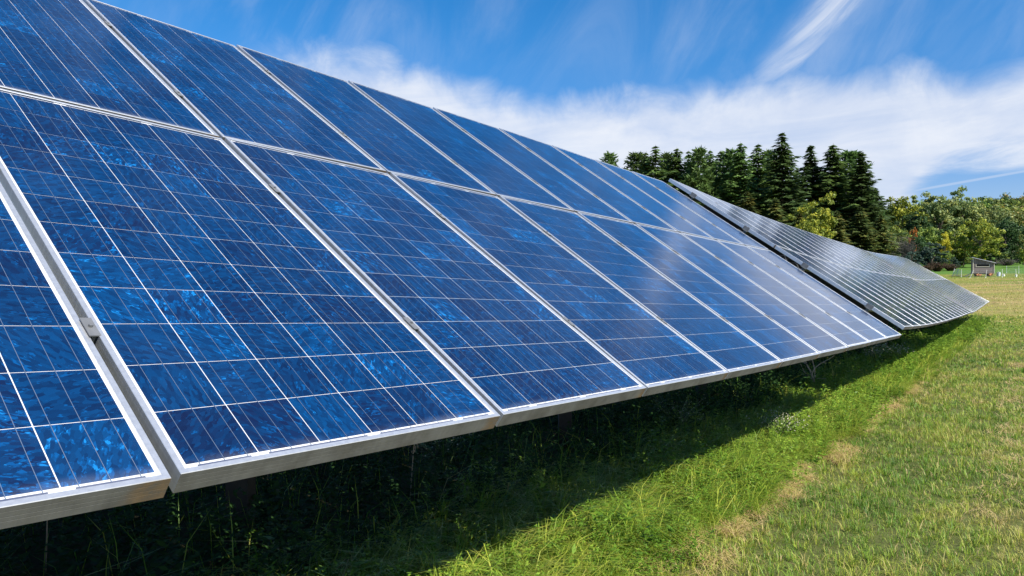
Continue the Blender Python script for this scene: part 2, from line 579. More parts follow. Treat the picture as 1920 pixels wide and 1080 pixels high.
me_glass.quad((0.0115, 0.0115, -0.0011), (PW - 0.0115, 0.0115, -0.0011), (PW - 0.0115, PL - 0.0115, -0.0011), (0.0115, PL - 0.0115, -0.0011))
me_glass = me_glass.mesh('glass', m_glass)
# one wafer with chamfered corners, origin on its lower left corner
ch = 0.0009


def wafer(x0, y0, z):
    s = CS
    w = CT
    return [(x0 + ch, y0, z), (x0 + s - ch, y0, z), (x0 + s, y0 + ch, z), (x0 + s, y0 + w - ch, z),
            (x0 + s - ch, y0 + w, z), (x0 + ch, y0 + w, z), (x0, y0 + w - ch, z), (x0, y0 + ch, z)]


cb = MB(); cb.v = wafer(0, 0, 0); cb.f = [tuple(range(8))]
me_cell = cb.mesh('cell', m_cell)
ca = MB()
for i in range(6):
    for j in range(12):
        k = len(ca.v)
        ca.v += wafer(i * CP, j * CP, 0)
        ca.f.append(tuple(range(k, k + 8)))
me_cells = ca.mesh('cell_array', m_cell)
rb = MB()
for i in range(6):
    for bx in (0.026, 0.078, 0.130):
        x = MX + i * CP + bx
        rb.quad((x - 0.00065, MY - 0.008, 0), (x + 0.00065, MY - 0.008, 0), (x + 0.00065, PL - MY + 0.008, 0), (x - 0.00065, PL - MY + 0.008, 0))
me_rib = rb.mesh('busbar', m_bus)
eb = MB()
for (a, b) in ((0, 0), (1, 2), (3, 4), (5, 5)):
    xa = MX + a * CP + 0.020
    xb = MX + b * CP + 0.137
    eb.quad((xa, MY - 0.0108, 0), (xb, MY - 0.0108, 0), (xb, MY - 0.0062, 0), (xa, MY - 0.0062, 0))
for (a, b) in ((0, 1), (2, 3), (4, 5)):
    xa = MX + a * CP + 0.020
    xb = MX + b * CP + 0.137
    eb.quad((xa, PL - MY + 0.0062, 0), (xb, PL - MY + 0.0062, 0), (xb, PL - MY + 0.0108, 0), (xa, PL - MY + 0.0108, 0))
me_end = eb.mesh('end_ribbon', m_bus2)
me_jbox = MB().box(PW / 2 - 0.06, PW / 2 + 0.06, PL - 0.18, PL - 0.07, -0.030, -0.0063).mesh('junction_box', m_dark)

# ------------------------------------------------------------------ tables
B1 = np.array([[0.6042236, -0.6513697, 0.4589459], [0.7957108, 0.5235577, -0.3045188], [-0.0419303, 0.5491856, 0.8346478]])
H1 = np.array([0.0312, 0.0079, -0.0005, -0.0103, -0.0189, -0.023, -0.0179, -0.0074, 0.0015, 0.0127, 0.0248])
T1 = np.array([-0.0138, -0.014, -0.0135, -0.0063, -0.0006, 0.005, 0.0083, 0.0085, 0.0079, 0.0087, 0.0098])
K1 = np.arange(-2, 9)
O2 = np.array([5.0658086, 8.7959394, -0.6690006])
B2 = np.array([[0.5811674, -0.6560835, 0.4814550], [0.8117043, 0.5096175, -0.2853526], [-0.0581428, 0.5566367, 0.8287189]])
Q2 = (0.32226427, -0.07103144, -0.05578479, -0.08436261)
O3 = np.array([14.4801281, 21.4841661, -1.1832641])
B3 = np.array([[0.5842956, -0.6735776, 0.4526498], [0.8108120, 0.5081643, -0.2904359], [-0.0343894, 0.5367143, 0.8430629]])
Q3 = (0.63778112, -0.29344959, -0.04767885, -0.07223403)


def surf1(u, v):
    b = u / PITCH
    h = np.interp(b, K1, H1) + v * np.interp(b, K1, T1)
    if b < -2:
        h = H1[0] + v * T1[0]
    return Vector(O1 + B1[:, 0] * u + B1[:, 1] * v + B1[:, 2] * h + np.array([0, 0, CAMZ]))


def mk_surf(O_, B_, q):
    def f(u, v):
        h = q[0] * u * u / 100 + q[1] * u ** 3 / 1000 + v * (q[2] * u / 100 + q[3] * u * u / 1000)
        return Vector(O_ + B_[:, 0] * u + B_[:, 1] * v + B_[:, 2] * h + np.array([0, 0, CAMZ]))
    return f


surf2 = mk_surf(O2, B2, Q2)
surf3 = mk_surf(O3, B3, Q3)
ORD = ['first', 'second', 'third', 'fourth', 'fifth', 'sixth', 'seventh', 'eighth', 'ninth', 'tenth', 'eleventh',
       'twelfth', 'thirteenth', 'fourteenth', 'fifteenth']


def add_panel(surf, u0, v0, label, group, fine, yaw, roll=0.0):
    u1 = u0 + PW
    v1 = v0 + PL
    a, b, c, d = surf(u0, v0), surf(u1, v0), surf(u0, v1), surf(u1, v1)
    ex = ((b - a) + (d - c)).normalized()
    ey = ((c - a) + (d - b))
    ey = (ey - ex * ey.dot(ex)).normalized()
    ez = ex.cross(ey)
    ctr = (a + b + c + d) / 4
    m3 = Matrix((ex, ey, ez)).transposed() @ Matrix.Rotation(yaw, 3, 'Z') @ Matrix.Rotation(R(roll), 3, 'Y')
    org = ctr - m3 @ Vector((PW / 2, PL / 2, 0))
    m4 = m3.to_4x4(); m4.translation = org
    e = bpy.data.objects.new('solar_panel', None)
    e.empty_display_size = 0.1
    COL.objects.link(e)
    e.matrix_world = m4
    tag(e, label, 'solar panel', group)
    link('frame', me_frame, e)
    link('backsheet', me_back, e)
    link('glass', me_glass, e)
    link('junction_box', me_jbox, e)
    if fine:
        for i in range(6):
            for j in range(12):
                link('cell', me_cell, e, (MX + i * CP, MY + j * CP, -0.0040))
        link('busbar', me_rib, e, (0, 0, -0.0030), 'stuff')
        link('end_ribbon', me_end, e, (0, 0, -0.0034), 'stuff')
    else:
        link('cell_array', me_cells, e, (MX, MY, -0.0040), 'stuff')
        link('busbar', me_rib, e, (0, 0, -0.0030), 'stuff')
    return e


for c in range(-2, 10):
    for row in range(2):
        n_from_gap = 9 - c
        lab = 'blue solar panel, %s row of near table, %s column from its open end gap' % (
            ('lower', 'upper')[row], ORD[n_from_gap])
        fine = (row == 0 and 0 <= c <= 6) or (row == 1 and 1 <= c <= 6)
        add_panel(surf1, (c - 2) * PITCH + (PITCH - PW) / 2, row * (PL + GAPV), lab,
                  'panels of the near table', fine, R(rng.normal() * 0.04), 0.33)
for c in range(15):
    for row in range(2):
        lab = 'solar panel, %s row of raised middle table, %s column after the open gap' % (
            ('lower', 'upper')[row], ORD[c])
        add_panel(surf2, c * PITCH + (PITCH - PW) / 2, row * (PL + GAPV), lab, 'panels of the middle table', False, R(rng.normal() * 0.05))
        lab = 'solar panel, %s row of farthest table, %s column from its meadow end' % (
            ('lower', 'upper')[row], ORD[14 - c])
        add_panel(surf3, c * PITCH + (PITCH - PW) / 2, row * (PL + GAPV), lab, 'panels of the farthest table', False, R(rng.normal() * 0.05))

# mounting racks: rails along the row, rafters up the slope, posts, clamps
CLV = (0.485, 1.468, 0.485 + PL + GAPV, 1.468 + PL + GAPV)
me_clamp = MB().box(-0.012, 0.012, -0.035, 0.035, 0.0004, 0.0035).box(-0.004, 0.004, -0.03, 0.03, -0.06, -0.0021).mesh('clamp', m_galv)
me_bolt = MB().tube([(0, 0, 0), (0, 0, 0.006)], [0.005, 0.005], 6).mesh('bolt', m_galv)
me_eclamp = MB().box(-0.004, 0.012, -0.045, 0.045, 0.0005, 0.0045).box(-0.0075, -0.0035, -0.045, 0.045, -0.058, 0.0045) \
    .box(-0.03, -0.0076, -0.045, 0.045, -0.062, -0.056).mesh('end_clamp', m_galv)


def frame_at(surf, u, v):
    e = 0.05
    o = surf(u, v)
    ex = (surf(u + e, v) - surf(u - e, v)).normalized()
    ey = (surf(u, v + e) - surf(u, v - e))
    ey = (ey - ex * ey.dot(ex)).normalized()
    ez = ex.cross(ey)
    m = Matrix((ex, ey, ez)).transposed().to_4x4()
    m.translation = o
    return m, ez


def rack(surf, u_a, u_b, cols, label):
    s0 = surf((u_a + u_b) / 2, 2.0)
    root = empty('mounting_rack', (s0.x, s0.y, float(ground(s0.x, s0.y))))
    tag(root, label, 'mounting rack', 'steel racks under the solar tables')
    bpy.context.view_layer.update()
    inv = root.matrix_world.inverted()

    def part(name, me, m=None):
        o = link(name, me, root)
        o.matrix_parent_inverse = inv
        if m is not None:
            o.matrix_world = m
        return o
    for v in CLV:
        mb = MB()
        us = np.linspace(u_a + 0.02, u_b - 0.02, 12)
        for i in range(11):
            ma, na = frame_at(surf, us[i], v)
            mc, nc = frame_at(surf, us[i + 1], v)
            mb.beam(ma.translation - na * (FD + 0.024), mc.translation - nc * (FD + 0.024), 0.04, 0.04, na)
        part('rail', mb.mesh('rail', m_galv))
    nb = max(3, int(round((u_b - u_a) / 3.0)))
    for k in range(nb):
        u = u_a + 1.15 + (u_b - u_a - 2.3) * k / (nb - 1)
        m, n = frame_at(surf, u, 2.0)
        a = surf(u, 0.30) - n * (FD + 0.095)
        b = surf(u, 3.65) - n * (FD + 0.095)
        part('rafter', MB().beam(a, b, 0.06, 0.10, n).mesh('rafter', m_post))
        for v in (2.45,):
            pt = surf(u, v) - n * (FD + 0.15)
            g = float(ground(pt.x, pt.y))
            part('post', MB().beam((pt.x, pt.y, g - 0.3), (pt.x, pt.y, pt.z + 0.03), 0.12, 0.12, Vector((1, 0, 0))).mesh('post', m_post))
        pa_ = surf(u, 2.45) - n * (FD + 0.15)
        pb_ = surf(u, 3.4) - n * (FD + 0.15)
        part('brace', MB().beam((pa_.x, pa_.y, pa_.z - 0.75), (pb_.x, pb_.y, pb_.z - 0.02), 0.04, 0.04).mesh('brace', m_post))
    for c in cols:
        for v in CLV:
            m, n = frame_at(surf, c * PITCH, v)
            co = part('clamp', me_clamp, m)
            link('bolt', me_bolt, co, (0, 0, 0.0036))
    for v in CLV:
        m, n = frame_at(surf, u_a + 0.006, v)
        part('end_clamp', me_eclamp, m)
        m, n = frame_at(surf, u_b - 0.006, v)
        part('end_clamp', me_eclamp, m @ Matrix.Rotation(math.pi, 4, 'Z'))
    return root, part


rack(surf1, -4 * PITCH, 8 * PITCH, range(-3, 8), 'galvanised steel rack holding up the near table of panels')
r2, part2 = rack(surf2, 0, 15 * PITCH, range(1, 15), 'galvanised steel rack holding up the raised middle table of panels')
rack(surf3, 0, 15 * PITCH, range(1, 15), 'galvanised steel rack holding up the farthest table of panels')
m, n = frame_at(surf2, -0.04, 1.62)
pts = [m @ Vector((0.05 * math.sin(q * 2.4), -0.20 + 0.06 * q, -0.09 - 0.035 * math.sin(q * 1.9))) for q in range(8)]
part2('cable', MB().tube(pts, [0.007] * 8, 6).mesh('cable', m_dark, True))

# ------------------------------------------------------------------ foliage materials


def leaf_mat(name, dark, light, accent=None, acc=0.0, trans=0.28, rough=0.55):
    mt, t, out = new_mat(name)
    ge = t.n('ShaderNodeNewGeometry')
    oi = t.n('ShaderNodeObjectInfo')
    tcn = t.n('ShaderNodeTexCoord')
    isl = ge.outputs['Random Per Island']
    nz = t.noise(tcn.outputs['Object'], 0.55, 3, 0.6)
    f = t.m('ADD', t.m('MULTIPLY', isl, 0.5), t.m('MULTIPLY', t.smooth(nz, 0.3, 0.7), 0.5))
    c = t.mix(f, C4(dark), C4(light))
    if accent:
        c = t.mix(t.m('MULTIPLY', t.smooth(t.m('ADD', nz, t.m('MULTIPLY', isl, 0.3)), 0.72 - acc, 0.86 - acc), 0.8), c, C4(accent))
    hs = t.n('ShaderNodeHueSaturation')
    t.link(c, hs.inputs['Color'])
    t.put(hs.inputs['Hue'], t.m('ADD', 0.488, t.m('MULTIPLY', oi.outputs['Random'], 0.024)))
    t.put(hs.inputs['Value'], t.m('ADD', 0.86, t.m('MULTIPLY', oi.outputs['Random'], 0.3)))
    d = t.n('ShaderNodeBsdfPrincipled')
    t.link(hs.outputs[0], d.inputs['Base Color'])
    d.inputs['Roughness'].default_value = rough
    d.inputs['Specular IOR Level'].default_value = 0.25
    tl = t.n('ShaderNodeBsdfTranslucent')
    t.link(hs.outputs[0], tl.inputs[0])
    ms = t.n('ShaderNodeMixShader'); ms.inputs[0].default_value = trans
    t.link(d.outputs[0], ms.inputs[1]); t.link(tl.outputs[0], ms.inputs[2])
    t.link(ms.outputs[0], out.inputs[0])
    return mt


m_bark, t, out = new_mat('bark')
tcn = t.n('ShaderNodeTexCoord')
bn = t.noise(t.vm('MULTIPLY', tcn.outputs['Object'], (6, 6, 1.2)), 2.0, 6, 0.7)
principled(t, out, t.mix(bn, C4((0.045, 0.036, 0.028)), C4((0.17, 0.145, 0.12))), 0.9, 0, 0.1)

m_spruce = leaf_mat('spruce_needles', (0.022, 0.046, 0.016), (0.092, 0.145, 0.038))
m_pine = leaf_mat('pine_needles', (0.030, 0.064, 0.018), (0.145, 0.225, 0.052))
m_hemlock = leaf_mat('hemlock_needles', (0.033, 0.060, 0.018), (0.112, 0.143, 0.033), (0.165, 0.150, 0.030), 0.05)
m_green = leaf_mat('green_leaves', (0.054, 0.102, 0.022), (0.198, 0.294, 0.054), (0.300, 0.336, 0.054), 0.06)
m_pale = leaf_mat('pale_green_leaves', (0.086, 0.135, 0.045), (0.259, 0.328, 0.103), (0.328, 0.328, 0.086), 0.06)
m_deep = leaf_mat('dark_green_leaves', (0.018, 0.045, 0.015), (0.068, 0.128, 0.033))
m_lime = leaf_mat('yellow_green_leaves', (0.084, 0.140, 0.017), (0.302, 0.381, 0.050), (0.448, 0.448, 0.039), 0.05)
m_yellow = leaf_mat('yellow_leaves', (0.270, 0.225, 0.018), (0.600, 0.540, 0.038))
m_orange = leaf_mat('orange_leaves', (0.225, 0.090, 0.022), (0.570, 0.225, 0.053))
m_olive = leaf_mat('autumn_tinged_leaves', (0.060, 0.098, 0.023), (0.201, 0.259, 0.060), (0.345, 0.230, 0.052), 0.02)
m_juniper = leaf_mat('blue_green_needles', (0.027, 0.054, 0.039), (0.078, 0.128, 0.090))
m_brown = leaf_mat('brown_brush', (0.066, 0.041, 0.024), (0.168, 0.102, 0.060))
m_twig = leaf_mat('grey_twigs', (0.060, 0.052, 0.046), (0.150, 0.132, 0.115), trans=0.0)


def quads_from(cen, a, b, name, mat):
    """cen, a, b: (n,3) centre and half axes of each leaf"""
    n = len(cen)
    v = np.empty((n, 4, 3))
    v[:, 0] = cen - a
    v[:, 1] = cen + b * 0.9 - a * 0.1
    v[:, 2] = cen + a
    v[:, 3] = cen - b * 0.9 - a * 0.1
    q = np.arange(n * 4).reshape(n, 4)
    return fast_mesh(name, v.reshape(-1, 3), q, None, mat)


def rand_dirs(r, n):
    d = r.normal(size=(n, 3))
    return d / np.linalg.norm(d, axis=1, keepdims=True)


def unit(a):
    return a / np.maximum(np.linalg.norm(a, axis=1, keepdims=True), 1e-9)


def broadleaf(seed, h, rx, cb, nclump, nleaf, leaf, mat, airy=0.0):
    """h height, rx crown radius, cb crown base (fraction of h)"""
    r = np.random.default_rng(seed)
    cz = h * (cb + (1 - cb) * 0.5)
    rz = h * (1 - cb) * 0.5
    ph = r.random(6) * 6.28
    dirs = rand_dirs(r, nclump)
    dirs[:, 2] = dirs[:, 2] * 0.95 + 0.08
    dirs = unit(dirs)
    azs = np.arctan2(dirs[:, 1], dirs[:, 0])
    lump = 1 + 0.16 * np.sin(2 * azs + ph[0] + dirs[:, 2] * 3) + 0.12 * np.sin(3 * azs + ph[1] - dirs[:, 2] * 5) + r.normal(size=nclump) * (0.08 + airy)
    rad = lump * (0.45 + 0.52 * r.random(nclump) ** 0.45)
    prof = np.where(dirs[:, 2] < 0, 1.0, 1.0)
    cc = dirs * rad[:, None] * np.array([rx, rx, rz])[None] + np.array([0, 0, cz])[None]
    cr = (0.13 + 0.12 * r.random(nclump)) * rx
    n = nclump * nleaf
    ci = np.repeat(np.arange(nclump), nleaf)
    off = rand_dirs(r, n) * (r.random(n) ** 0.5)[:, None] * cr[ci][:, None] * np.array([1.15, 1.15, 0.75])[None]
    cen = cc[ci] + off
    keep = cen[:, 2] > h * cb * 0.55
    cen = cen[keep]; off = off[keep]; ci = ci[keep]
    nrm = unit(unit(off) + np.array([0, 0, 0.5]) + r.normal(size=cen.shape) * 0.55)
    a = np.cross(nrm, rand_dirs(r, len(cen)))
    a = unit(a)
    b = np.cross(nrm, a)
    s = leaf * (0.6 + 0.8 * r.random(len(cen)))[:, None]
    crown = quads_from(cen, a * s, b * s * 0.62, 'crown', mat)
    # trunk and limbs
    mb = MB()
    lean = r.normal(size=2) * 0.02 * h
    top = Vector((lean[0], lean[1], h * 0.86))
    tp = [Vector((0, 0, -0.4)), Vector((0, 0, h * 0.12)), Vector((lean[0] * 0.3, lean[1] * 0.3, h * 0.4)), Vector((lean[0] * 0.7, lean[1] * 0.7, h * 0.65)), top]
    r0 = 0.018 * h + 0.03
    mb.tube(tp, [r0 * 1.25, r0, r0 * 0.72, r0 * 0.42, r0 * 0.12], 7)
    for k in range(14):
        j = r.integers(0, nclump)
        e = Vector(cc[j])
        z0 = min(max(e.z * (0.45 + 0.25 * r.random()), h * cb * 0.7), h * 0.7)
        s0 = Vector((lean[0] * z0 / h, lean[1] * z0 / h, z0))
        mid = s0.lerp(e, 0.5) + Vector((0, 0, -0.04 * h + 0.06 * h * r.random()))
        mb.tube([s0, mid, e], [r0 * 0.40, r0 * 0.24, r0 * 0.06], 5, False)
    return mb.mesh('trunk', m_bark, True), crown


def spruce(seed, h, rmax, mat, droop=0.35, gap=0.55, ragged=0.2, z0=0.06):
    r = np.random.default_rng(seed)
    cen = []; A = []; Bv = []
    mb = MB()
    r0 = 0.012 * h + 0.04
    mb.tube([(0, 0, -0.4), (0, 0, h * 0.3), (0, 0, h * 0.7), (0, 0, h)], [r0 * 1.2, r0 * 0.9, r0 * 0.45, 0.015], 7)
    z = h * z0
    while z < h * 0.985:
        fz = z / h
        L = rmax * (1 - fz) ** 0.75 * min(1.0, 0.6 + fz * 2.2)
        nb = int(5 + r.integers(0, 4) if fz < 0.9 else 4)
        a0 = r.random() * 6.28
        for k in range(nb):
            an = a0 + k * 6.2832 / nb + r.normal() * 0.18
            l = L * (1 + r.normal() * ragged)
            if l < 0.12:
                l = 0.12
            d = np.array([math.cos(an), math.sin(an), 0])
            side = np.array([-d[1], d[0], 0])
            dr = droop * (1 - 0.8 * fz)
            ns = max(2, int(l / 0.30))
            tt = (np.arange(ns) + 0.6) / ns
            zc = z + l * (0.22 * fz * tt - dr * tt + dr * 0.62 * tt ** 2.2) + r.normal() * 0.06
            if k % 2 == 0 and l > 0.8:
                e = d * l * 0.9
                mb.tube([(0, 0, z), (e[0], e[1], float(zc[-1]))], [0.022 + 0.006 * l, 0.006], 3, False)
            for q in range(ns):
                w = (0.26 + 0.42 * (1 - tt[q])) * min(1.0, l / 2.0 + 0.25)
                for sgn in (-1, 0, 1):
                    p = d * l * tt[q] + side * sgn * w * (0.7 + 0.5 * r.random())
                    cen.append([p[0], p[1], zc[q] - abs(sgn) * 0.05 - 0.06 * r.random()])
                    ax = d * 0.75 + side * sgn * 0.75 + np.array([0, 0, -0.45 + 0.35 * r.random()])
                    ax /= np.linalg.norm(ax)
                    up = np.array([r.normal() * 0.5, r.normal() * 0.5, 1.0])
                    bx = np.cross(ax, up); bx /= np.linalg.norm(bx) + 1e-9
                    s = 0.34 + 0.20 * r.random()
                    A.append(ax * s); Bv.append(bx * s * 0.42)
        z += gap * (0.75 + 0.5 * r.random()) * (1.0 - 0.45 * fz)
    crown = quads_from(np.array(cen), np.array(A), np.array(Bv), 'crown', mat)
    return mb.mesh('trunk', m_bark, True), crown


def white_pine(seed, h, rmax, mat, z0=0.18, round_top=0.5):
    r = np.random.default_rng(seed)
    cen = []; A = []; Bv = []
    mb = MB()
    r0 = 0.012 * h + 0.05
    mb.tube([(0, 0, -0.4), (0, 0, h * 0.3), (0.1, 0.05, h * 0.7), (0.12, 0.1, h * 0.97)], [r0 * 1.25, r0, r0 * 0.5, 0.03], 7)
    z = h * z0
    while z < h * 0.97:
        fz = z / h
        L = rmax * min(1.0, 0.6 + fz) * (1 - fz ** (1.5 + 1.4 * round_top)) ** 0.80
        nb = r.integers(5, 8)
        a0 = r.random() * 6.28
        for k in range(nb):
            an = a0 + k * 6.2832 / nb + r.normal() * 0.25
            l = max(0.30, L * (0.50 + 0.75 * r.random()))
            d = np.array([math.cos(an), math.sin(an), 0.0])
            rise = 0.02 + 0.55 * fz ** 1.5 + r.normal() * 0.08
            e = np.array([d[0] * l, d[1] * l, z + rise * l])
            mb.tube([(0, 0, z), (e[0] * 0.5, e[1] * 0.5, z + rise * l * 0.35), tuple(e)], [0.03 + 0.01 * l, 0.02 + 0.004 * l, 0.008], 4, False)
            nc = max(2, int(l * 1.9))
            for q in range(nc):
                tq = 0.40 + 0.62 * (q + r.random()) / nc
                side = np.array([-d[1], d[0], 0]) * r.normal() * 0.30 * (0.4 + l * 0.18)
                c = np.array([0, 0, z]) + (e - np.array([0, 0, z])) * tq + side + np.array([0, 0, 0.10 * r.random()])
                nt = 13
                dd = r.normal(size=(nt, 3)) * np.array([1, 1, 0.45]) + np.array([d[0], d[1], 0.55]) * 0.6
                dd /= np.linalg.norm(dd, axis=1, keepdims=True)
                for w in range(nt):
                    s = 0.34 + 0.26 * r.random()
                    bx = np.cross(dd[w], r.normal(size=3)); bx /= np.linalg.norm(bx) + 1e-9
                    cen.append(c + dd[w] * (s * 0.8) + r.normal(size=3) * np.array([0.22, 0.22, 0.09]))
                    A.append(dd[w] * s); Bv.append(bx * s * 0.27)
        z += (0.55 + 0.55 * r.random()) * (1.05 - 0.35 * fz)
    crown = quads_from(np.array(cen), np.array(A), np.array(Bv), 'crown', mat)
    return mb.mesh('trunk', m_bark, True), crown


def twig_mesh(seed, h, rx, n, mat):
    """leafless brush: many thin arching stems"""
    r = np.random.default_rng(seed)
    mb = MB()
    for k in range(n):
        an = r.random() * 6.28
        q = r.random() ** 0.6
        e = Vector((math.cos(an) * rx * q, math.sin(an) * rx * q, h * (0.45 + 0.55 * r.random())))
        s0 = Vector((math.cos(an) * rx * 0.2 * r.random(), math.sin(an) * rx * 0.2 * r.random(), -0.1))
        mid = s0.lerp(e, 0.55) + Vector((0, 0, 0.15 * h * r.random()))
        mb.tube([s0, mid, e], [0.03, 0.02, 0.006], 3, False)
        for b in range(3):
            f_ = mid.lerp(e, r.random())
            g_ = f_ + Vector((r.normal() * 0.18 * h, r.normal() * 0.18 * h, 0.12 * h * r.random()))
            mb.tube([f_, g_], [0.014, 0.004], 3, False)
    return mb.mesh('stems', mat)


PROTO = {}


def proto(key):
    if key in PROTO:
        return PROTO[key]
    kind, v = key[0], key[1]
    if kind == 'pine' and v > 0:
        r_ = spruce(120 + v, 20.0, (0, 4.9, 5.2)[v], m_pine, (0, 0.06, 0.14)[v], (0, 0.72, 0.62)[v], 0.42, 0.05)
        hh = 20.0
    elif kind == 'pine':
        r_ = white_pine(100 + v, 20.0, (4.7, 4.2, 5.0)[v], m_pine, 0.16, (0.12, 0.0, 0.25)[v])
        hh = 20.0
    elif kind == 'spruce':
        r_ = spruce(200 + v, 20.0, (4.9, 4.2)[v], m_spruce, 0.40, 0.60, 0.30)
        hh = 20.0
    elif kind == 'hemlock':
        r_ = spruce(300 + v, 12.0, 3.6, m_hemlock, 0.30, 0.55, 0.30, 0.04)
        hh = 12.0
    elif kind == 'juniper':
        r_ = broadleaf(400 + v, 5.0, 1.8, 0.04, 90, 62, 0.13, m_juniper)
        hh = 5.0
    else:
        mat = {'green': m_green, 'pale': m_pale, 'deep': m_deep, 'lime': m_lime, 'yellow': m_yellow, 'orange': m_orange, 'olive': m_olive}[kind]
        if v == 0:
            r_ = broadleaf(500 + hash(kind[0]) % 1 + len(kind) * 7, 10.0, 3.8, 0.16, 110, 62, 0.20, mat)
        elif v == 1:
            r_ = broadleaf(540 + len(kind) * 7, 10.0, 2.9, 0.10, 95, 62, 0.19, mat, 0.10)
        else:
            r_ = broadleaf(580 + len(kind) * 7, 10.0, 4.8, 0.22, 120, 62, 0.21, mat, 0.05)
        hh = 10.0
    PROTO[key] = (r_, hh)
    return PROTO[key]


def add_tree(name, key, px, py, d, label, group=None, cat='tree', wide=1.0, sink=0.0):
    """px: photo column, py: photo row of the tip, d: forward distance"""
    (tr_, cr_), hh = proto(key)
    x, y = pix(px, d)
    g = float(ground(x, y)) - sink
    h = top_z(py, d) - g
    k = h / hh
    e = empty(name, (x, y, g), random.random() * 6.28)
    e.scale = (k * wide, k * wide, k)
    tag(e, label, cat, group)
    link('trunk', tr_, e)
    link('crown', cr_, e)
    return e


npine = 0
PG = 'tall white pines at the edge of the wood'
for (px, py, d, v, wd) in ((1143, 284, 136, 0, 0.75), (1193, 284, 132, 0, 1.05), (1228, 272, 126, 1, 1.0), (1268, 276, 130, 2, 0.9),
                           (1310, 275, 124, 0, 0.95), (1350, 282, 132, 1, 1.05), (1387, 266, 122, 2, 0.9), (1420, 269, 127, 1, 1.0),
                           (1440, 279, 131, 0, 0.95), (1211, 284, 128, 2, 0.8), (1249, 284, 133, 0, 0.85), (1290, 282, 128, 1, 0.85),
                           (1331, 280, 129, 2, 0.8), (1368, 278, 126, 0, 0.85)):
    npine += 1
    add_tree('pine_tree', ('pine', v), px, py, d,
             'small lone pine top just showing over the near solar table' if npine == 1 else
             ('tufted dark green pine, %s after the lone pine top in the front row' % ORD[npine - 2] if npine < 10 else
             'slim pine squeezed between two front row pines, %s after the lone pine top' % ORD[npine - 10]), PG, wide=wd)
add_tree('pine_tree', ('pine', 2), 1560, 269, 121, 'tall pine with layered bright boughs beside the pointed spruces', wide=1.2)
add_tree('pine_tree', ('pine', 0), 1592, 281, 126, 'dark pine crowded between the layered pine and the ragged spruce', wide=1.15)
add_tree('spruce_tree', ('spruce', 0), 1465, 249, 118, 'tallest pointed spruce rising above the row of pines', wide=1.1)
add_tree('spruce_tree', ('spruce', 1), 1518, 272, 124, 'narrow dark spruce right of the tallest spruce', wide=1.2)
add_tree('spruce_tree', ('spruce', 1), 1613, 285, 116, 'ragged spruce with long drooping boughs at the end of the wood', wide=1.3)
add_tree('spruce_tree', ('spruce', 0), 1640, 352, 124, 'shorter spruce at the end of the conifers by the yellowing broadleaves', wide=1.3)
# darker conifers filling the wood behind
for (px, py, d, v) in ((1170, 315, 150, 0), (1210, 308, 148, 1), (1250, 306, 152, 0), (1292, 304, 150, 1), (1332, 306, 146, 0), (1372, 306, 150, 1),
                       (1408, 304, 150, 0), (1442, 306, 148, 1), (1492, 318, 155, 0), (1540, 322, 146, 1), (1580, 316, 146, 0), (1622, 335, 148, 1)):
    add_tree('spruce_tree', ('spruce', v), px, py, d, 'dark spruce deep in the wood behind the front pines', 'spruces deep in the wood', wide=1.5)
nlow = 0
for (px, py, d, wd) in ((1400, 360, 112, 1.2), (1452, 372, 108, 1.1), (1500, 392, 104, 1.1), (1568, 395, 104, 1.1), (1612, 388, 106, 1.2), (1650, 402, 108, 1.05)):
    nlow += 1
    add_tree('hemlock_tree', ('hemlock', 0), px, py, d, 'low bushy yellow-green conifer under the pines, %s counting towards the broadleaves' % ORD[nlow - 1], 'low conifers under the pines', wide=wd)
add_tree('young_maple', ('lime', 1), 1527, 372, 98, 'bright yellow-green young tree in front of the conifers', wide=0.95)
add_tree('young_maple', ('lime', 0), 1516, 415, 95, 'low yellow-green sapling below the bright young tree', wide=0.75)
# broadleaf wood to the right
add_tree('broadleaf_tree', ('lime', 0), 1692, 373, 128, 'yellow-green rounded tree beside the last spruce', wide=0.85)
add_tree('broadleaf_tree', ('deep', 1), 1716, 392, 122, 'dark green tree next to the yellow-green rounded tree', wide=0.9)
add_tree('broadleaf_tree', ('pale', 0), 1728, 378, 140, 'pale green tree behind the dark green one', wide=0.8)
add_tree('broadleaf_tree', ('pale', 1), 1757, 366, 134, 'tall pale willow-like tree with a wispy top', wide=1.0)
add_tree('broadleaf_tree', ('pale', 1), 1776, 361, 138, 'tallest pale tree with two feathery leaders', wide=0.9)
add_tree('broadleaf_tree', ('pale', 0), 1803, 374, 136, 'broad pale green tree beside the feathery one', wide=0.9)
add_tree('broadleaf_tree', ('green', 0), 1832, 376, 142, 'mid green tree at the foot of the wooded hill', wide=0.9)
add_tree('broadleaf_tree', ('pale', 2), 1856, 384, 134, 'wide pale tree at the foot of the wooded hill', wide=0.8)
for (px, py, d, k, v) in ((1668, 392, 152, 'green', 2), (1700, 392, 156, 'pale', 2), (1740, 384, 158, 'green', 2), (1782, 382, 160, 'pale', 2), (1822, 385, 158, 'green', 2),
                          (1862, 390, 160, 'olive', 2), (1900, 395, 158, 'green', 2), (1938, 392, 156, 'olive', 2), (1970, 400, 150, 'green', 2), (2000, 395, 160, 'olive', 2)):
    add_tree('woodland_tree', (k, v), px, py, d, 'broad leafy tree filling the wood below the hill', 'leafy trees filling the wood below the hill', wide=1.25)
for (px, py, d, k) in ((1866, 470, 116, 'deep'), (1880, 474, 117, 'green'), (1896, 470, 118, 'deep'), (1912, 476, 116, 'deep'), (1930, 472, 117, 'green'), (1800, 478, 113, 'deep'), (1950, 470, 118, 'deep')):  # added undergrowth, mostly dark leaves standing in for shade below the wood
    add_tree('understory_bush', (k, 1), px, py, d, 'low shaded bush at the foot of the wood behind the coop', 'bushes at the foot of the wood', 'bush', 1.9)
HG = 'trees on the wooded hill'
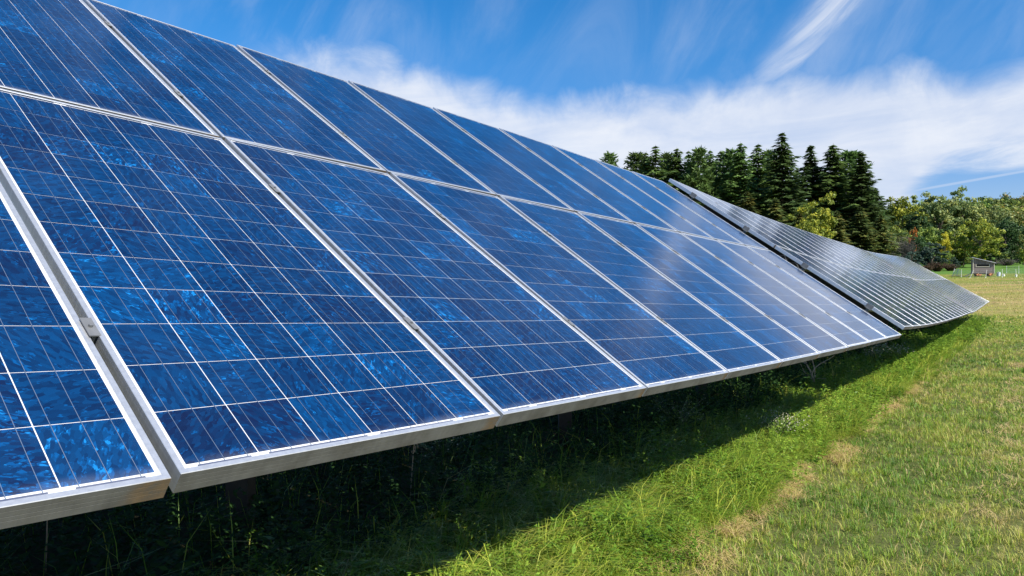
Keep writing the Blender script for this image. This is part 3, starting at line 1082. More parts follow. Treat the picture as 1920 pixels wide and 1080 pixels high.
for (px, py, d, k, v) in ((1815, 378, 205, 'olive', 0), (1840, 377, 215, 'green', 2), (1858, 374, 210, 'deep', 0), (1872, 373, 220, 'olive', 2),
                          (1886, 373, 208, 'green', 0), (1898, 370, 222, 'olive', 0), (1910, 369, 214, 'deep', 2), (1922, 372, 210, 'olive', 2),
                          (1880, 388, 190, 'green', 2), (1905, 385, 188, 'olive', 0), (1926, 384, 186, 'green', 0), (1940, 372, 215, 'green', 2),
                          (1955, 380, 200, 'olive', 0)):
    add_tree('hill_tree', (k, v), px, py, d, 'broadleaf tree touched with autumn colour on the far wooded hill', HG, wide=1.1)
add_tree('broadleaf_tree', ('olive', 0), 1893, 396, 138, 'olive green tree below the wooded hill', wide=0.95)
add_tree('broadleaf_tree', ('olive', 2), 1921, 398, 134, 'brown-tinged broad tree below the wooded hill', wide=0.8)
add_tree('broadleaf_tree', ('deep', 0), 1885, 412, 120, 'dark shaded tree behind the small coop', wide=1.05)
add_tree('broadleaf_tree', ('deep', 2), 1908, 428, 124, 'spreading dark tree right of the coop', wide=0.8)
add_tree('broadleaf_tree', ('olive', 1), 1918, 440, 112, 'greyish tree with red tinges at the wood edge', wide=0.8)
add_tree('broadleaf_tree', ('lime', 0), 1926, 462, 104, 'low yellow-green tree at the wood edge past the coop', wide=0.9)
add_tree('maple_tree', ('lime', 0), 1837, 413, 107, 'rounded yellow-green maple standing right behind the coop', wide=1.0)
add_tree('broadleaf_tree', ('yellow', 1), 1769, 436, 112, 'small bright yellow tree among green ones', wide=0.6)
add_tree('broadleaf_tree', ('lime', 1), 1790, 426, 113, 'slim yellow-green tree between the yellow tree and the maple', wide=0.9)
add_tree('broadleaf_tree', ('green', 1), 1806, 452, 112, 'small green tree tucked beside the maple', wide=1.0)
add_tree('broadleaf_tree', ('orange', 1), 1711, 428, 110, 'thin rust-orange tree behind the grey bare brush', wide=0.30)
add_tree('broadleaf_tree', ('green', 0), 1738, 424, 114, 'mid green tree right of the rust-orange tree', wide=0.9)
add_tree('broadleaf_tree', ('deep', 0), 1722, 446, 108, 'dark green rounded tree over the low shrubs', wide=0.8)
add_tree('broadleaf_tree', ('green', 2), 1674, 430, 118, 'shaded green tree at the foot of the last spruce', wide=0.8)
add_tree('broadleaf_tree', ('deep', 2), 1850, 440, 126, 'shaded tree in the gap behind the maple', wide=0.9)
add_tree('broadleaf_tree', ('deep', 1), 1795, 440, 128, 'shaded tree behind the slim yellow-green tree', wide=1.3)
add_tree('broadleaf_tree', ('deep', 1), 1760, 430, 128, 'shaded tree behind the bright yellow tree', wide=1.3)
add_tree('juniper_bush', ('juniper', 0), 1746, 457, 101, 'dusky blue-green conifer bush near the brown brush', None, 'bush', 1.25)
add_tree('juniper_bush', ('juniper', 0), 1708, 474, 97, 'grey-green rounded bush beyond the crest of the far table', None, 'bush', 1.3)
add_tree('juniper_bush', ('juniper', 0), 1788, 484, 100, 'small grey-green bush between the brown brush and the coop', None, 'bush', 1.2)
add_tree('broadleaf_tree', ('green', 0), 1773, 470, 104, 'leafy green shrub-sized tree above the brown brush', wide=0.9)

for (px, py, d, mat, rx, lab) in ((1757, 491, 97, m_brown, 1.5, 'reddish-brown leafless brush by the juniper'),
                                  (1782, 494, 98, m_brown, 1.3, 'lower reddish-brown brush beside the grey-green bush'),
                                  (1738, 497, 96, m_brown, 1.0, 'small tan weed thicket beside the far table'),
                                  (1700, 442, 106, m_twig, 1.3, 'grey bare-branched dead tree below the last spruce'),
                                  (1888, 484, 112, m_twig, 1.8, 'grey bare saplings in the shade right of the coop')):
    x, y = pix(px, d)
    g = float(ground(x, y))
    e = empty('bare_brush', (x, y, g))
    tag(e, lab, 'bush')
    link('stems', twig_mesh(int(px), top_z(py, d) - g, rx, 150, mat), e)

# ------------------------------------------------------------------ grass and weeds
m_grass, t, out = new_mat('grass_blades')
at = t.n('ShaderNodeAttribute', attribute_name='tint')
rp = t.n('ShaderNodeValToRGB')
cr = rp.color_ramp
cr.elements[0].position = 0.0; cr.elements[0].color = (0.045, 0.120, 0.013, 1)
cr.elements[1].position = 1.0; cr.elements[1].color = (0.52, 0.38, 0.20, 1)
for ps, co in ((0.3, (0.140, 0.275, 0.022, 1)), (0.55, (0.36, 0.41, 0.05, 1)), (0.78, (0.42, 0.34, 0.11, 1))):
    e_ = cr.elements.new(ps); e_.color = co
t.link(at.outputs['Fac'], rp.inputs[0])
pb_ = t.n('ShaderNodeBsdfPrincipled'); t.link(rp.outputs[0], pb_.inputs['Base Color'])
pb_.inputs['Roughness'].default_value = 0.5; pb_.inputs['Specular IOR Level'].default_value = 0.3
tl = t.n('ShaderNodeBsdfTranslucent'); t.link(rp.outputs[0], tl.inputs[0])
ms = t.n('ShaderNodeMixShader'); ms.inputs[0].default_value = 0.3
t.link(pb_.outputs[0], ms.inputs[1]); t.link(tl.outputs[0], ms.inputs[2]); t.link(ms.outputs[0], out.inputs[0])


def blades(x, y, h, w, lean, tint, name, lay=0.0, heading=None, lift=0.0):
    """curved two-segment grass blades as one mesh"""
    n = len(x)
    z = ground(x, y) - 0.006 + lift
    an = rng.random(n) * 6.2832 if heading is None else heading
    d = np.stack([np.cos(an), np.sin(an), np.zeros(n)], 1)
    sa = an + np.pi / 2 + rng.normal(size=n) * 0.5
    s = np.stack([np.cos(sa), np.sin(sa), np.zeros(n)], 1) * (w / 2)[:, None]
    b0 = np.stack([x, y, z], 1)
    up = np.array([0, 0, 1.0])
    mid = b0 + d * (h * lean * 0.35)[:, None] + up * (h * (0.60 - 0.45 * lay))[:, None]
    tip = b0 + d * (h * lean)[:, None] + up * (h * (0.98 - 0.90 * lay - 0.25 * np.clip(lean, 0, 1.6)))[:, None].clip(0.004)
    v = np.empty((n, 5, 3))
    v[:, 0] = b0 - s; v[:, 1] = b0 + s; v[:, 2] = mid + s * 0.8; v[:, 3] = mid - s * 0.8; v[:, 4] = tip
    k = np.arange(n) * 5
    q = np.stack([k, k + 1, k + 2, k + 3], 1)
    tr3 = np.stack([k + 3, k + 2, k + 4], 1)
    me = fast_mesh(name, v.reshape(-1, 3), q, tr3, m_grass, np.repeat(tint, 5))
    return link(name, me, kind='stuff')


def scatter(s0, s1, p0, p1, n):
    s = s0 + (s1 - s0) * rng.random(n)
    p = p0 + (p1 - p0) * rng.random(n)
    x, y = sp(s, p)
    return x, y, s, p


def cat_(parts):
    return [np.concatenate(c) for c in zip(*parts)]


# mown lawn in front of the row: small tufts plus single blades
def tufted(s0, s1, p0, p1, ntuft, nb, spread):
    cx_, cy_, cs_, cp_ = scatter(s0, s1, p0, p1, ntuft)
    i = np.repeat(np.arange(ntuft), nb)
    an = rng.random(len(i)) * 6.2832
    q = np.abs(rng.normal(size=len(i))) * spread
    return cx_[i] + np.cos(an) * q, cy_[i] + np.sin(an) * q, i, an


L_ = []
HD = []
for (s0, s1, p0, p1, dens, hm, wm) in ((-2.5, 0.0, -0.55, 2.6, 2600, 0.062, 0.0034), (0.0, 4.5, -0.55, 2.6, 4800, 0.062, 0.0030), (4.5, 9, -0.6, 3.0, 3400, 0.066, 0.0038), (9, 16, -0.7, 3.4, 1600, 0.07, 0.0055),
                                       (16, 28, -0.8, 4.0, 620, 0.08, 0.009), (28, 45, -1.5, 5.0, 260, 0.09, 0.014)):
    area = (s1 - s0) * (p1 - p0)
    nb = 14
    xt, yt, it, ant = tufted(s0, s1, p0, p1, int(area * dens * 0.62 / nb), nb, 0.016 + 0.0012 * max(s0, 0))
    xs, ys, ss_, ps_ = scatter(s0, s1, p0, p1, int(area * dens * 0.38))
    x = np.concatenate([xt, xs]); y = np.concatenate([yt, ys])
    nt_ = it.max() + 1
    th = rng.random(nt_); tc = rng.normal(size=nt_)
    hk = np.concatenate([0.55 + 1.0 * th[it] ** 2, 0.4 + 0.5 * rng.random(len(xs))])
    ck = np.concatenate([tc[it] * 0.13, rng.normal(size=len(xs)) * 0.10])
    hd = np.concatenate([ant + rng.normal(size=len(ant)) * 0.5, rng.random(len(xs)) * 6.2832])
    n = len(x)
    s = along(x, y); p = perp(x, y)
    cl = vnoise(x * 2.3, y * 2.3) * 0.6 + vnoise(x * 7 + 50, y * 7) * 0.4
    dry = vnoise(s * 0.8 + 70, p * 1.9 + 3) * 0.5 + vnoise(s * 2.6 + 7, p * 4.0) * 0.5
    tint = np.clip(0.37 + (dry - 0.5) * 0.75 + ck + rng.normal(size=n) * 0.09 + 0.10 * np.clip(p / 1.5, 0, 1), 0.05, 1.0)
    tint = np.where(rng.random(n) < 0.13, rng.uniform(0.62, 1.0, n), tint)
    h = hm * (0.55 + 0.9 * rng.random(n)) * (0.65 + 0.7 * cl) * hk
    w = wm * (0.7 + 0.6 * rng.random(n))
    L_.append((x, y, h, w, np.abs(rng.normal(size=n)) * 0.6 + 0.2, tint)); HD.append(hd)
blades(*cat_(L_), 'lawn_grass', heading=np.concatenate(HD))

# hay stubble of the meadow beyond the tables
n = 60000
x, y, s, p = scatter(38, 100, -30, 34, n)
kp = (np.abs(x / y) < 1.1)
x, y, s, p = x[kp], y[kp], s[kp], p[kp]
n = len(x)
bd = vnoise(x * 0.05 + 3, y * 0.42) * 0.7 + vnoise(x * 0.4, y * 0.9 + 30) * 0.5
tint = np.clip(0.87 + (bd - 0.6) * 0.9 - 0.22 * np.clip((s - 80) / 8, 0, 1) + rng.normal(size=n) * 0.06 - 0.3 * np.clip((44 - s) / 6, 0, 1), 0.42, 1)
blades(x, y, rng.uniform(0.05, 0.17, n), rng.uniform(0.02, 0.05, n), rng.uniform(0.3, 1.2, n), tint, 'meadow_stubble', lay=0.2)

# straw thatch left by the mower
T_ = []
H_ = []
n = 42000
s = 1.3 + 14 * rng.random(n) ** 1.3
line = -0.10 - 0.022 * s + 0.10 * (vnoise(s * 1.1 + 5, s * 0 + 1) - 0.5)
p = line + rng.normal(size=n) * 0.075 + 0.10 * (vnoise(s * 4 + 9, s * 0 + 3) - 0.5)
n2 = 9000
s = np.concatenate([s, 4 + 14 * rng.random(n2)]); p = np.concatenate([p, 1.12 + rng.normal(size=n2) * 0.10])
dn = vnoise(s * 3.1 + 21, p * 6.0 + 40) * 0.62 + vnoise(s * 9 + 3, p * 16.0) * 0.38
kp = rng.random(len(s)) < np.clip((dn - 0.50) * 5.5, 0, 1) * np.where(p > 0.5, 0.7, 1.0)
s, p = s[kp], p[kp]
n = len(s)
x, y = sp(s, p)
T_.append((x, y, rng.uniform(0.04, 0.13, n) * (1 + s * 0.03), rng.uniform(0.0020, 0.0040, n) * (1 + s * 0.10), rng.uniform(0.9, 1.5, n), np.clip(rng.normal(0.90, 0.10, n), 0.6, 1.0)))
T_ = cat_(T_)
blades(*T_, 'straw_thatch', lay=0.86, lift=rng.uniform(0.004, 0.035, len(T_[0])))

# long unmown grass falling over in the strip below the panels
G_ = []
for (s0, s1, ntf, nb, k) in ((-2.5, 0.1, 400, 16, 1.0), (0.1, 5, 1500, 16, 0.9), (5, 12, 1500, 14, 1.2), (12, 26, 1000, 12, 1.9)):
    x, y, it, an = tufted(s0, s1, -1.5, 0.02, ntf, nb, 0.03 * k)
    s = along(x, y); p = perp(x, y)
    edge = -0.05 - 0.45 * vnoise(s * 1.9 + 31, s * 0.0 + 2)
    th = rng.random(ntf)[it]; td = (np.arctan2(PH[1], PH[0]) + rng.normal(size=ntf) * 1.1)[it]
    tc = rng.normal(size=ntf)[it]
    kp = p < edge
    x, y, an, th, td, tc = x[kp], y[kp], an[kp], th[kp], td[kp], tc[kp]
    n = len(x)
    H_.append(td + rng.normal(size=n) * 0.45)
    G_.append((x, y, rng.uniform(0.13, 0.30, n) * (0.6 + 1.1 * th), rng.uniform(0.0035, 0.0065, n) * k, rng.uniform(0.4, 1.5, n), np.clip(0.43 + 0.10 * tc + rng.normal(0, 0.06, n), 0.08, 0.95)))
blades(*cat_(G_), 'long_grass', lay=0.25, heading=np.concatenate(H_))
G_ = []
for (s0, s1, p0, p1, n) in ((-3, 6, -4.2, -1.2, 1500), (6, 14, -4.0, -1.2, 1200), (14, 26, -4.0, -1.0, 800), (26, 42, -3.6, -0.6, 900)):
    x, y, s, p = scatter(s0, s1, p0, p1, n)
    G_.append((x, y, rng.uniform(0.25, 0.6, n), rng.uniform(0.004, 0.008, n) * (1 + s0 * 0.04), rng.uniform(0.25, 0.9, n), np.clip(rng.normal(0.35, 0.2, n), 0.05, 0.95)))
blades(*cat_(G_), 'shaded_grass', lay=0.1)

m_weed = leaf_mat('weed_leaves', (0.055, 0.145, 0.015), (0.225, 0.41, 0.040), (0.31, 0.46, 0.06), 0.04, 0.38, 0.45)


m_weed_shade = leaf_mat('shade_darkened_leaves', (0.007, 0.022, 0.005), (0.036, 0.082, 0.014), None, 0.0, 0.2, 0.9)  # weed leaves darkened to paint in the shade under the panels


def weeds(spec, name, mat):
    """small leafy plants: stems with pairs of leaves, all in one mesh"""
    C_ = []; A_ = []; B_ = []
    for (s0, s1, p0, p1, n, hm, leaf, nl) in spec:
        x, y, s, p = scatter(s0, s1, p0, p1, n)
        cl = vnoise(x * 1.6 + 3, y * 1.6 + 8)
        k = (rng.random(n) < 0.45 + 0.8 * cl) & (p < -0.10 - 0.42 * vnoise(s * 2.3 + 61, p * 0.0 + 7) + 0.16 * vnoise(s * 7, p * 7))
        x, y, cl = x[k], y[k], cl[k]
        n = len(x)
        h = hm * (0.5 + 0.8 * rng.random(n)) * (0.65 + 0.7 * cl)
        ln = rng.normal(size=(n, 2)) * 0.28
        z = ground(x, y)
        i = np.repeat(np.arange(n), nl)
        m_ = len(i)
        tt = rng.random(m_) ** 0.75
        rad = (0.012 + 0.045 * (1 - tt)) * (h[i] / 0.25) * (0.5 + rng.random(m_))
        an = rng.random(m_) * 6.2832
        o = np.stack([np.cos(an), np.sin(an), np.zeros(m_)], 1)
        c = np.stack([x[i] + ln[i, 0] * h[i] * tt, y[i] + ln[i, 1] * h[i] * tt, z[i] + h[i] * tt], 1) + o * rad[:, None]
        ax = unit(o + np.stack([np.zeros(m_), np.zeros(m_), rng.uniform(-0.35, 0.7, m_)], 1))
        up = np.stack([rng.normal(size=m_) * 0.35, rng.normal(size=m_) * 0.35, np.ones(m_)], 1)
        bx = unit(np.cross(ax, up))
        L = leaf * rng.uniform(0.6, 1.4, m_)
        C_.append(c); A_.append(ax * L[:, None]); B_.append(bx * (L * 0.42)[:, None])
    me = quads_from(np.concatenate(C_), np.concatenate(A_), np.concatenate(B_), name, mat)
    return link(name, me, kind='stuff')


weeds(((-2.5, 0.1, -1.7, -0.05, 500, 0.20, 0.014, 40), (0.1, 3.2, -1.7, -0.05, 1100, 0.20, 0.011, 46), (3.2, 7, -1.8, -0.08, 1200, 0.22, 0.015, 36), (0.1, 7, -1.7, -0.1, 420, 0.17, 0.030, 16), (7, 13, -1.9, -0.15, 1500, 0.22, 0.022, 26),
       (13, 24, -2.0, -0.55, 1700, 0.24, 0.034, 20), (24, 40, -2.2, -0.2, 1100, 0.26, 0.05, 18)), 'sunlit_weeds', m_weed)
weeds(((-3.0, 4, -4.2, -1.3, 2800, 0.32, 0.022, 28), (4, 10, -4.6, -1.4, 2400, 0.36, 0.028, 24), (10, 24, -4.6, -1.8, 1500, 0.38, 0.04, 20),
       (24, 40, -4.0, -1.6, 900, 0.40, 0.055, 18)), 'shaded_weeds', m_weed_shade)

# ------------------------------------------------------------------ single plants
m_dead, t, out = new_mat('dead_stem')  # paled to stand in for sunlight the dead shrub misses
tcn = t.n('ShaderNodeTexCoord')
principled(t, out, t.mix(t.noise(tcn.outputs['Object'], 40, 4, 0.6), C4((0.36, 0.24, 0.15)), C4((0.66, 0.52, 0.36))), 0.8)
m_petal, t, out = new_mat('white_petals')
principled(t, out, C4((0.50, 0.45, 0.36)), 0.8)
m_stem, t, out = new_mat('green_stem')
principled(t, out, C4((0.07, 0.11, 0.03)), 0.6)

x, y = sp(9.85, -1.42)
e = empty('dead_shrub', (x, y, float(ground(x, y))))
tag(e, 'bare brown forked dead stem standing at the edge of the table shadow', 'dead shrub')
RX = Vector((0.80, -0.60, 0)).normalized()
RX = Vector((math.cos(R(-27)), math.sin(R(-27)), 0))     # across the view
RY = Vector((-RX.y, RX.x, 0))
k_ = 0.0084


def bp(px_, py_, dep=0.0):
    return RX * ((px_ - 1532) * k_) + RY * dep + Vector((0, 0, (728 - py_) * k_ + 0.16))


link('stem', MB().tube([bp(1534, 748), bp(1531, 728), bp(1524, 708, .02), bp(1517, 696, .03), bp(1513, 683, .02)], [0.019, 0.016, 0.013, 0.010, 0.006], 6).mesh('stem', m_dead), e)
for br in ([(1526, 714, 0.02), (1531, 702, -.03), (1540, 693, -.06), (1546, 689, -.06), (1556, 682, -.1), (1565, 675, -.12)],
           [(1520, 717, 0.0), (1513, 711, .05), (1509, 703, .07), (1506, 696, .08)],
           [(1529, 722, 0), (1539, 720, -.05), (1551, 719, -.08)],
           [(1526, 722, 0), (1516, 718, .06), (1507, 716, .1)],
           [(1532, 720, 0), (1531, 706, .06), (1527, 690, .1), (1520, 678, .12)],
           [(1517, 696, .03), (1511, 692, .06), (1503, 692, .08)],
           [(1546, 689, -.06), (1551, 690, -.09)]):
    pp = [bp(*q) for q in br]
    link('branch', MB().tube(pp, list(np.linspace(0.010, 0.005, len(pp))), 5).mesh('branch', m_dead), e)


def flowering(name, s, p, h, spread, nst, nfl, fl, label):
    x, y = sp(s, p)
    e = empty(name, (x, y, float(ground(x, y))))
    tag(e, label, 'wild plant')
    r = np.random.default_rng(int(s * 100))
    st = MB(); fb_ = MB()
    lc = []; la = []; lb = []
    for k in range(nst):
        an = r.random() * 6.28
        q = r.random() ** 0.6 * spread
        tip = Vector((math.cos(an) * q, math.sin(an) * q, h * (0.6 + 0.45 * r.random())))
        mid = Vector((tip.x * 0.35, tip.y * 0.35, tip.z * 0.62))
        st.tube([(0, 0, 0), mid, tip], [0.004, 0.003, 0.0015], 4, False)
        for l_ in range(9):
            c = mid * (l_ / 9.0) if l_ < 5 else mid.lerp(tip, (l_ - 4) / 6)
            d_ = r.normal(size=3); d_[2] = abs(d_[2]) * 0.4; d_ /= np.linalg.norm(d_)
            lc.append(np.array(c) + d_ * 0.02); la.append(d_ * 0.022); lb.append(np.cross(d_, [0, 0, 1]) * 0.007)
        for f in range(nfl):
            c = mid.lerp(tip, 0.35 + 0.65 * r.random()) + Vector(tuple(r.normal(size=3) * 0.028))
            nrm = Vector((r.normal() * 0.6, r.normal() * 0.6, 1)).normalized()
            a_ = nrm.orthogonal().normalized(); b_ = nrm.cross(a_)
            i0 = len(fb_.v)
            rr = fl * (0.6 + 0.7 * r.random())
            for w in range(10):
                t_ = w * math.pi / 5
                rad = rr * (1.0 if w % 2 == 0 else 0.5)
                fb_.v.append(tuple(c + (a_ * math.cos(t_) + b_ * math.sin(t_)) * rad + nrm * (0.002 if w % 2 else 0)))
            fb_.f.append(tuple(range(i0, i0 + 10)))
    link('stems', st.mesh('stems', m_stem), e)
    link('flower_heads', fb_.mesh('flower_heads', m_petal), e, kind='stuff')
    link('leaves', quads_from(np.array(lc), np.array(la), np.array(lb), 'leaves', m_weed), e, kind='stuff')
    return e


flowering('white_aster', 5.45, -0.72, 0.36, 0.34, 46, 7, 0.007, 'clump of small white wild asters at the edge of the shadow')
flowering('white_aster', 4.85, -1.55, 0.44, 0.35, 24, 5, 0.006, 'shaded white asters just under the panels beside the sunny clump')
flowering('white_aster', 15.4, -1.45, 0.52, 0.42, 30, 9, 0.014, 'leaning spray of white flowers below the end of the near table')
flowering('white_aster', 16.6, -1.15, 0.42, 0.5, 26, 7, 0.014, 'low white-flowered weeds past the near table end')
flowering('white_aster', 2.2, -2.3, 0.42, 0.35, 22, 6, 0.007, 'sparse white asters deep in the panel shadow')
for (s, p, h, lab) in ((-0.36, -2.62, 0.98, 'dry tan seed stalk hanging under the nearest panel corner'),
                       (0.55, -2.4, 0.75, 'thin pale dry stalk standing in shadow beside the seed stalk'),
                       (1.55, -2.0, 0.72, 'leaning straw-coloured stalk in the shade under the panels')):
    x, y = sp(s, p)
    e = empty('dry_stalk', (x, y, float(ground(x, y))))
    tag(e, lab, 'dry stalk')
    tp = Vector((0.10, -0.06, h))
    link('stem', MB().tube([(0, 0, 0), (0.03, -0.01, h * 0.55), tp], [0.004, 0.003, 0.002], 5, False).mesh('stem', m_dead), e)
    r = np.random.default_rng(int(h * 1000))
    n = 60
    tt = 0.5 + 0.5 * r.random(n)
    cc_ = np.stack([0.10 * tt ** 1.5, -0.06 * tt ** 1.5, h * tt], 1) + r.normal(size=(n, 3)) * 0.008
    aa_ = unit(r.normal(size=(n, 3)) * 0.5 + np.array([0.3, -0.2, 0.9])) * 0.014
    bb_ = unit(np.cross(aa_, r.normal(size=(n, 3)))) * 0.004
    link('seed_head', quads_from(cc_, aa_, bb_, 'seed_head', m_dead), e)

# ------------------------------------------------------------------ chicken coop on wheels
m_plank, t, out = new_mat('weathered_boards')
tcn = t.n('ShaderNodeTexCoord')
wg = t.noise(t.vm('MULTIPLY', tcn.outputs['Object'], (9, 9, 0.8)), 2.0, 6, 0.7)
isl = t.n('ShaderNodeNewGeometry').outputs['Random Per Island']
principled(t, out, t.mix(t.m('ADD', t.m('MULTIPLY', wg, 0.6), t.m('MULTIPLY', isl, 0.4)), C4((0.11, 0.088, 0.080)), C4((0.30, 0.25, 0.235))), 0.85, 0, 0.2)
m_trim, t, out = new_mat('pale_trim')
principled(t, out, C4((0.55, 0.50, 0.40)), 0.7)
m_tin, t, out = new_mat('roof_sheet')
principled(t, out, C4((0.55, 0.55, 0.57)), 0.45, 0.5)
m_tyre, t, out = new_mat('rubber')
principled(t, out, C4((0.02, 0.02, 0.02)), 0.8)
m_pail, t, out = new_mat('pail_plastic')
principled(t, out, C4((0.50, 0.58, 0.66)), 0.45)
m_pailw, t, out = new_mat('white_plastic')
principled(t, out, C4((0.78, 0.77, 0.74)), 0.45)
m_hen, t, out = new_mat('hen_feathers')
tcn = t.n('ShaderNodeTexCoord')
principled(t, out, t.mix(t.noise(tcn.outputs['Object'], 18, 3, 0.6), C4((0.24, 0.075, 0.022)), C4((0.46, 0.19, 0.06))), 0.75)
m_mesh, t, out = new_mat('net_strand')
principled(t, out, C4((0.55, 0.56, 0.55)), 0.6)

cx, cy = pix(1842, 80)
cz = float(ground(cx, cy))
coop = empty('chicken_coop', (cx, cy, cz), R(-27))
tag(coop, 'weathered grey wooden coop with slanted roof and slot window on wheels', 'coop')
WD, DP, F0 = 2.05, 1.45, 0.36
ZL, ZR = 2.14, 1.52                       # roof underside at the left and right
x0, x1, y0, y1 = -WD / 2, WD / 2, -DP / 2, DP / 2
zr = lambda x: ZL + (ZR - ZL) * (x - x0) / WD
wb = MB()
# front wall: horizontal boards below, upright boards above, slot window left open
WX0, WX1, WZ0, WZ1 = -0.70, 0.52, 1.16, 1.38
for k in range(4):
    wb.box(x0, x1, y0 - 0.02, y0, F0 + k * 0.17, F0 + k * 0.17 + 0.162)
zb = F0 + 4 * 0.17
nbd = 13
for k in range(nbd):
    a = x0 + WD * k / nbd; b = a + WD / nbd - 0.008
    for (za, zt) in (((zb, WZ0), (WZ1, None)) if (b > WX0 and a < WX1) else ((zb, None),)):
        i = len(wb.v)
        za_, zb_ = (zr(a), zr(b)) if zt is None else (zt, zt)
        for yy in (y0 - 0.018, y0 - 0.001):
            wb.v += [(a, yy, za), (b, yy, za), (b, yy, zb_), (a, yy, za_)]
        for q in ((0, 1, 2, 3), (7, 6, 5, 4), (0, 4, 5, 1), (1, 5, 6, 2), (2, 6, 7, 3), (3, 7, 4, 0)):
            wb.f.append(tuple(i + w for w in q))
# sides and back
for k in range(9):
    zt = F0 + k * 0.18
    wb.box(x0 - 0.02, x0 - 0.001, y0, y1, zt, min(zt + 0.172, ZL))
    if zt + 0.17 < ZR:
        wb.box(x1 + 0.001, x1 + 0.02, y0, y1, zt, zt + 0.172)
    wb.box(x0, x1, y1, y1 + 0.018, zt, min(zt + 0.172, ZR + 0.1))
wb.box(x0, x1, y0, y1, F0 - 0.06, F0 - 0.002)
link('wall', wb.mesh('wall', m_plank), coop)
wf = link('window', MB().box(WX0 + 0.02, WX1 - 0.02, y0 + 0.25, y0 + 0.27, WZ0 - 0.1, WZ1 + 0.1).mesh('window', m_dark), coop)
link('frame', MB().box(WX0 - 0.07, WX1 + 0.07, y0 - 0.05, y0 - 0.021, WZ0 - 0.07, WZ0 - 0.005).box(WX0 - 0.07, WX0 - 0.002, y0 - 0.05, y0 - 0.021, WZ0, WZ1 + 0.03)
     .box(WX1 + 0.002, WX1 + 0.07, y0 - 0.05, y0 - 0.021, WZ0, WZ1 + 0.03).mesh('frame', m_trim), wf)
for (a, b) in ((x0 - 0.025, x0 + 0.05), (x1 - 0.05, x1 + 0.025)):
    link('corner_trim', MB().box(a, b, y0 - 0.048, y0 - 0.0205, F0, zr((a + b) / 2) - 0.03).mesh('corner_trim', m_trim), coop)
rfb = MB()
i = 0
rfb.v = [(x0 - .14, y0 - .18, ZL + .045), (x1 + .14, y0 - .18, ZR - .0), (x1 + .14, y1 + .15, ZR), (x0 - .14, y1 + .15, ZL + .045),
         (x0 - .14, y0 - .18, ZL + .115), (x1 + .14, y0 - .18, ZR + .07), (x1 + .14, y1 + .15, ZR + .07), (x0 - .14, y1 + .15, ZL + .115)]
rfb.f = [(0, 3, 2, 1), (4, 5, 6, 7), (0, 1, 5, 4), (1, 2, 6, 5), (2, 3, 7, 6), (3, 0, 4, 7)]
link('roof', rfb.mesh('roof', m_tin), coop)
for (wx, wy) in ((-0.58, y0 + 0.25), (0.58, y0 + 0.25), (-0.58, y1 - 0.25), (0.58, y1 - 0.25)):
    wh = link('wheel', MB().tube([(wx, wy - 0.06, 0.2), (wx, wy + 0.06, 0.2)], [0.2, 0.2], 16).mesh('wheel', m_tyre), coop)
    link('hub', MB().tube([(wx, wy - 0.075, 0.2), (wx, wy - 0.0605, 0.2)], [0.07, 0.07], 10).mesh('hub', m_galv), wh)
link('chassis', MB().box(-0.85, 0.85, y0 + 0.16, y0 + 0.24, 0.24, 0.295).box(-0.85, 0.85, y1 - 0.24, y1 - 0.16, 0.24, 0.295).mesh('chassis', m_dark), coop)
link('ramp', MB().beam((x0 - 0.75, y0 + 0.2, 0.02), (x0 - 0.02, y0 + 0.35, F0 + 0.05), 0.4, 0.03).mesh('ramp', m_plank), coop)


def hen(px_, d, rz, label):
    x, y = pix(px_, d)
    e = empty('hen', (x, y, float(ground(x, y))), rz)
    tag(e, label, 'hen', 'hens round the coop')
    bm = bmesh.new()
    # body grown as one skinned figure: tail - rump - breast - neck - head, plus legs
    V = [(-0.19, 0, 0.33), (-0.10, 0, 0.25), (0.02, 0, 0.22), (0.11, 0, 0.26), (0.15, 0, 0.35), (0.18, 0, 0.40), (0.225, 0, 0.395),
         (0.0, 0.045, 0.13), (0.0, 0.05, 0.02), (0.045, 0.05, 0.01), (0.0, -0.045, 0.13), (0.0, -0.05, 0.02), (0.045, -0.05, 0.01)]
    E_ = [(0, 1), (1, 2), (2, 3), (3, 4), (4, 5), (5, 6), (2, 7), (7, 8), (8, 9), (2, 10), (10, 11), (11, 12)]
    rad = [0.03, 0.085, 0.11, 0.085, 0.045, 0.04, 0.012, 0.03, 0.012, 0.008, 0.03, 0.012, 0.008]
    me = bpy.data.meshes.new('body')
    me.from_pydata(V, E_, [])
    me.materials.append(m_hen)
    o = link('body', me, e)
    o.modifiers.new('skin', 'SKIN')
    for k, sv in enumerate(me.skin_vertices[0].data):
        sv.radius = (rad[k], rad[k] * 0.9)
    me.skin_vertices[0].data[2].use_root = True
    s_ = o.modifiers.new('sub', 'SUBSURF'); s_.levels = 1; s_.render_levels = 1
    return e


hen(1832, 78.6, 0.4, 'brown hen on the ground under the left side of the coop')
hen(1837, 78.3, 2.9, 'brown hen in front of the coop wheels')
hen(1856, 78.4, 0.2, 'rusty hen at the right corner of the coop')
hen(1859, 78.9, 2.2, 'rusty hen behind the corner hen beside the coop')


def lathe(prof_, n=20):
    mb = MB()
    for (r_, z_) in prof_:
        for j in range(n):
            t_ = 6.28318 * j / n
            mb.v.append((r_ * math.cos(t_), r_ * math.sin(t_), z_))
    for k in range(len(prof_) - 1):
        for j in range(n):
            a = k * n + j; b = k * n + (j + 1) % n
            mb.f.append((a, b, b + n, a + n))
    mb.f.append(tuple(range(n))[::-1])
    return mb


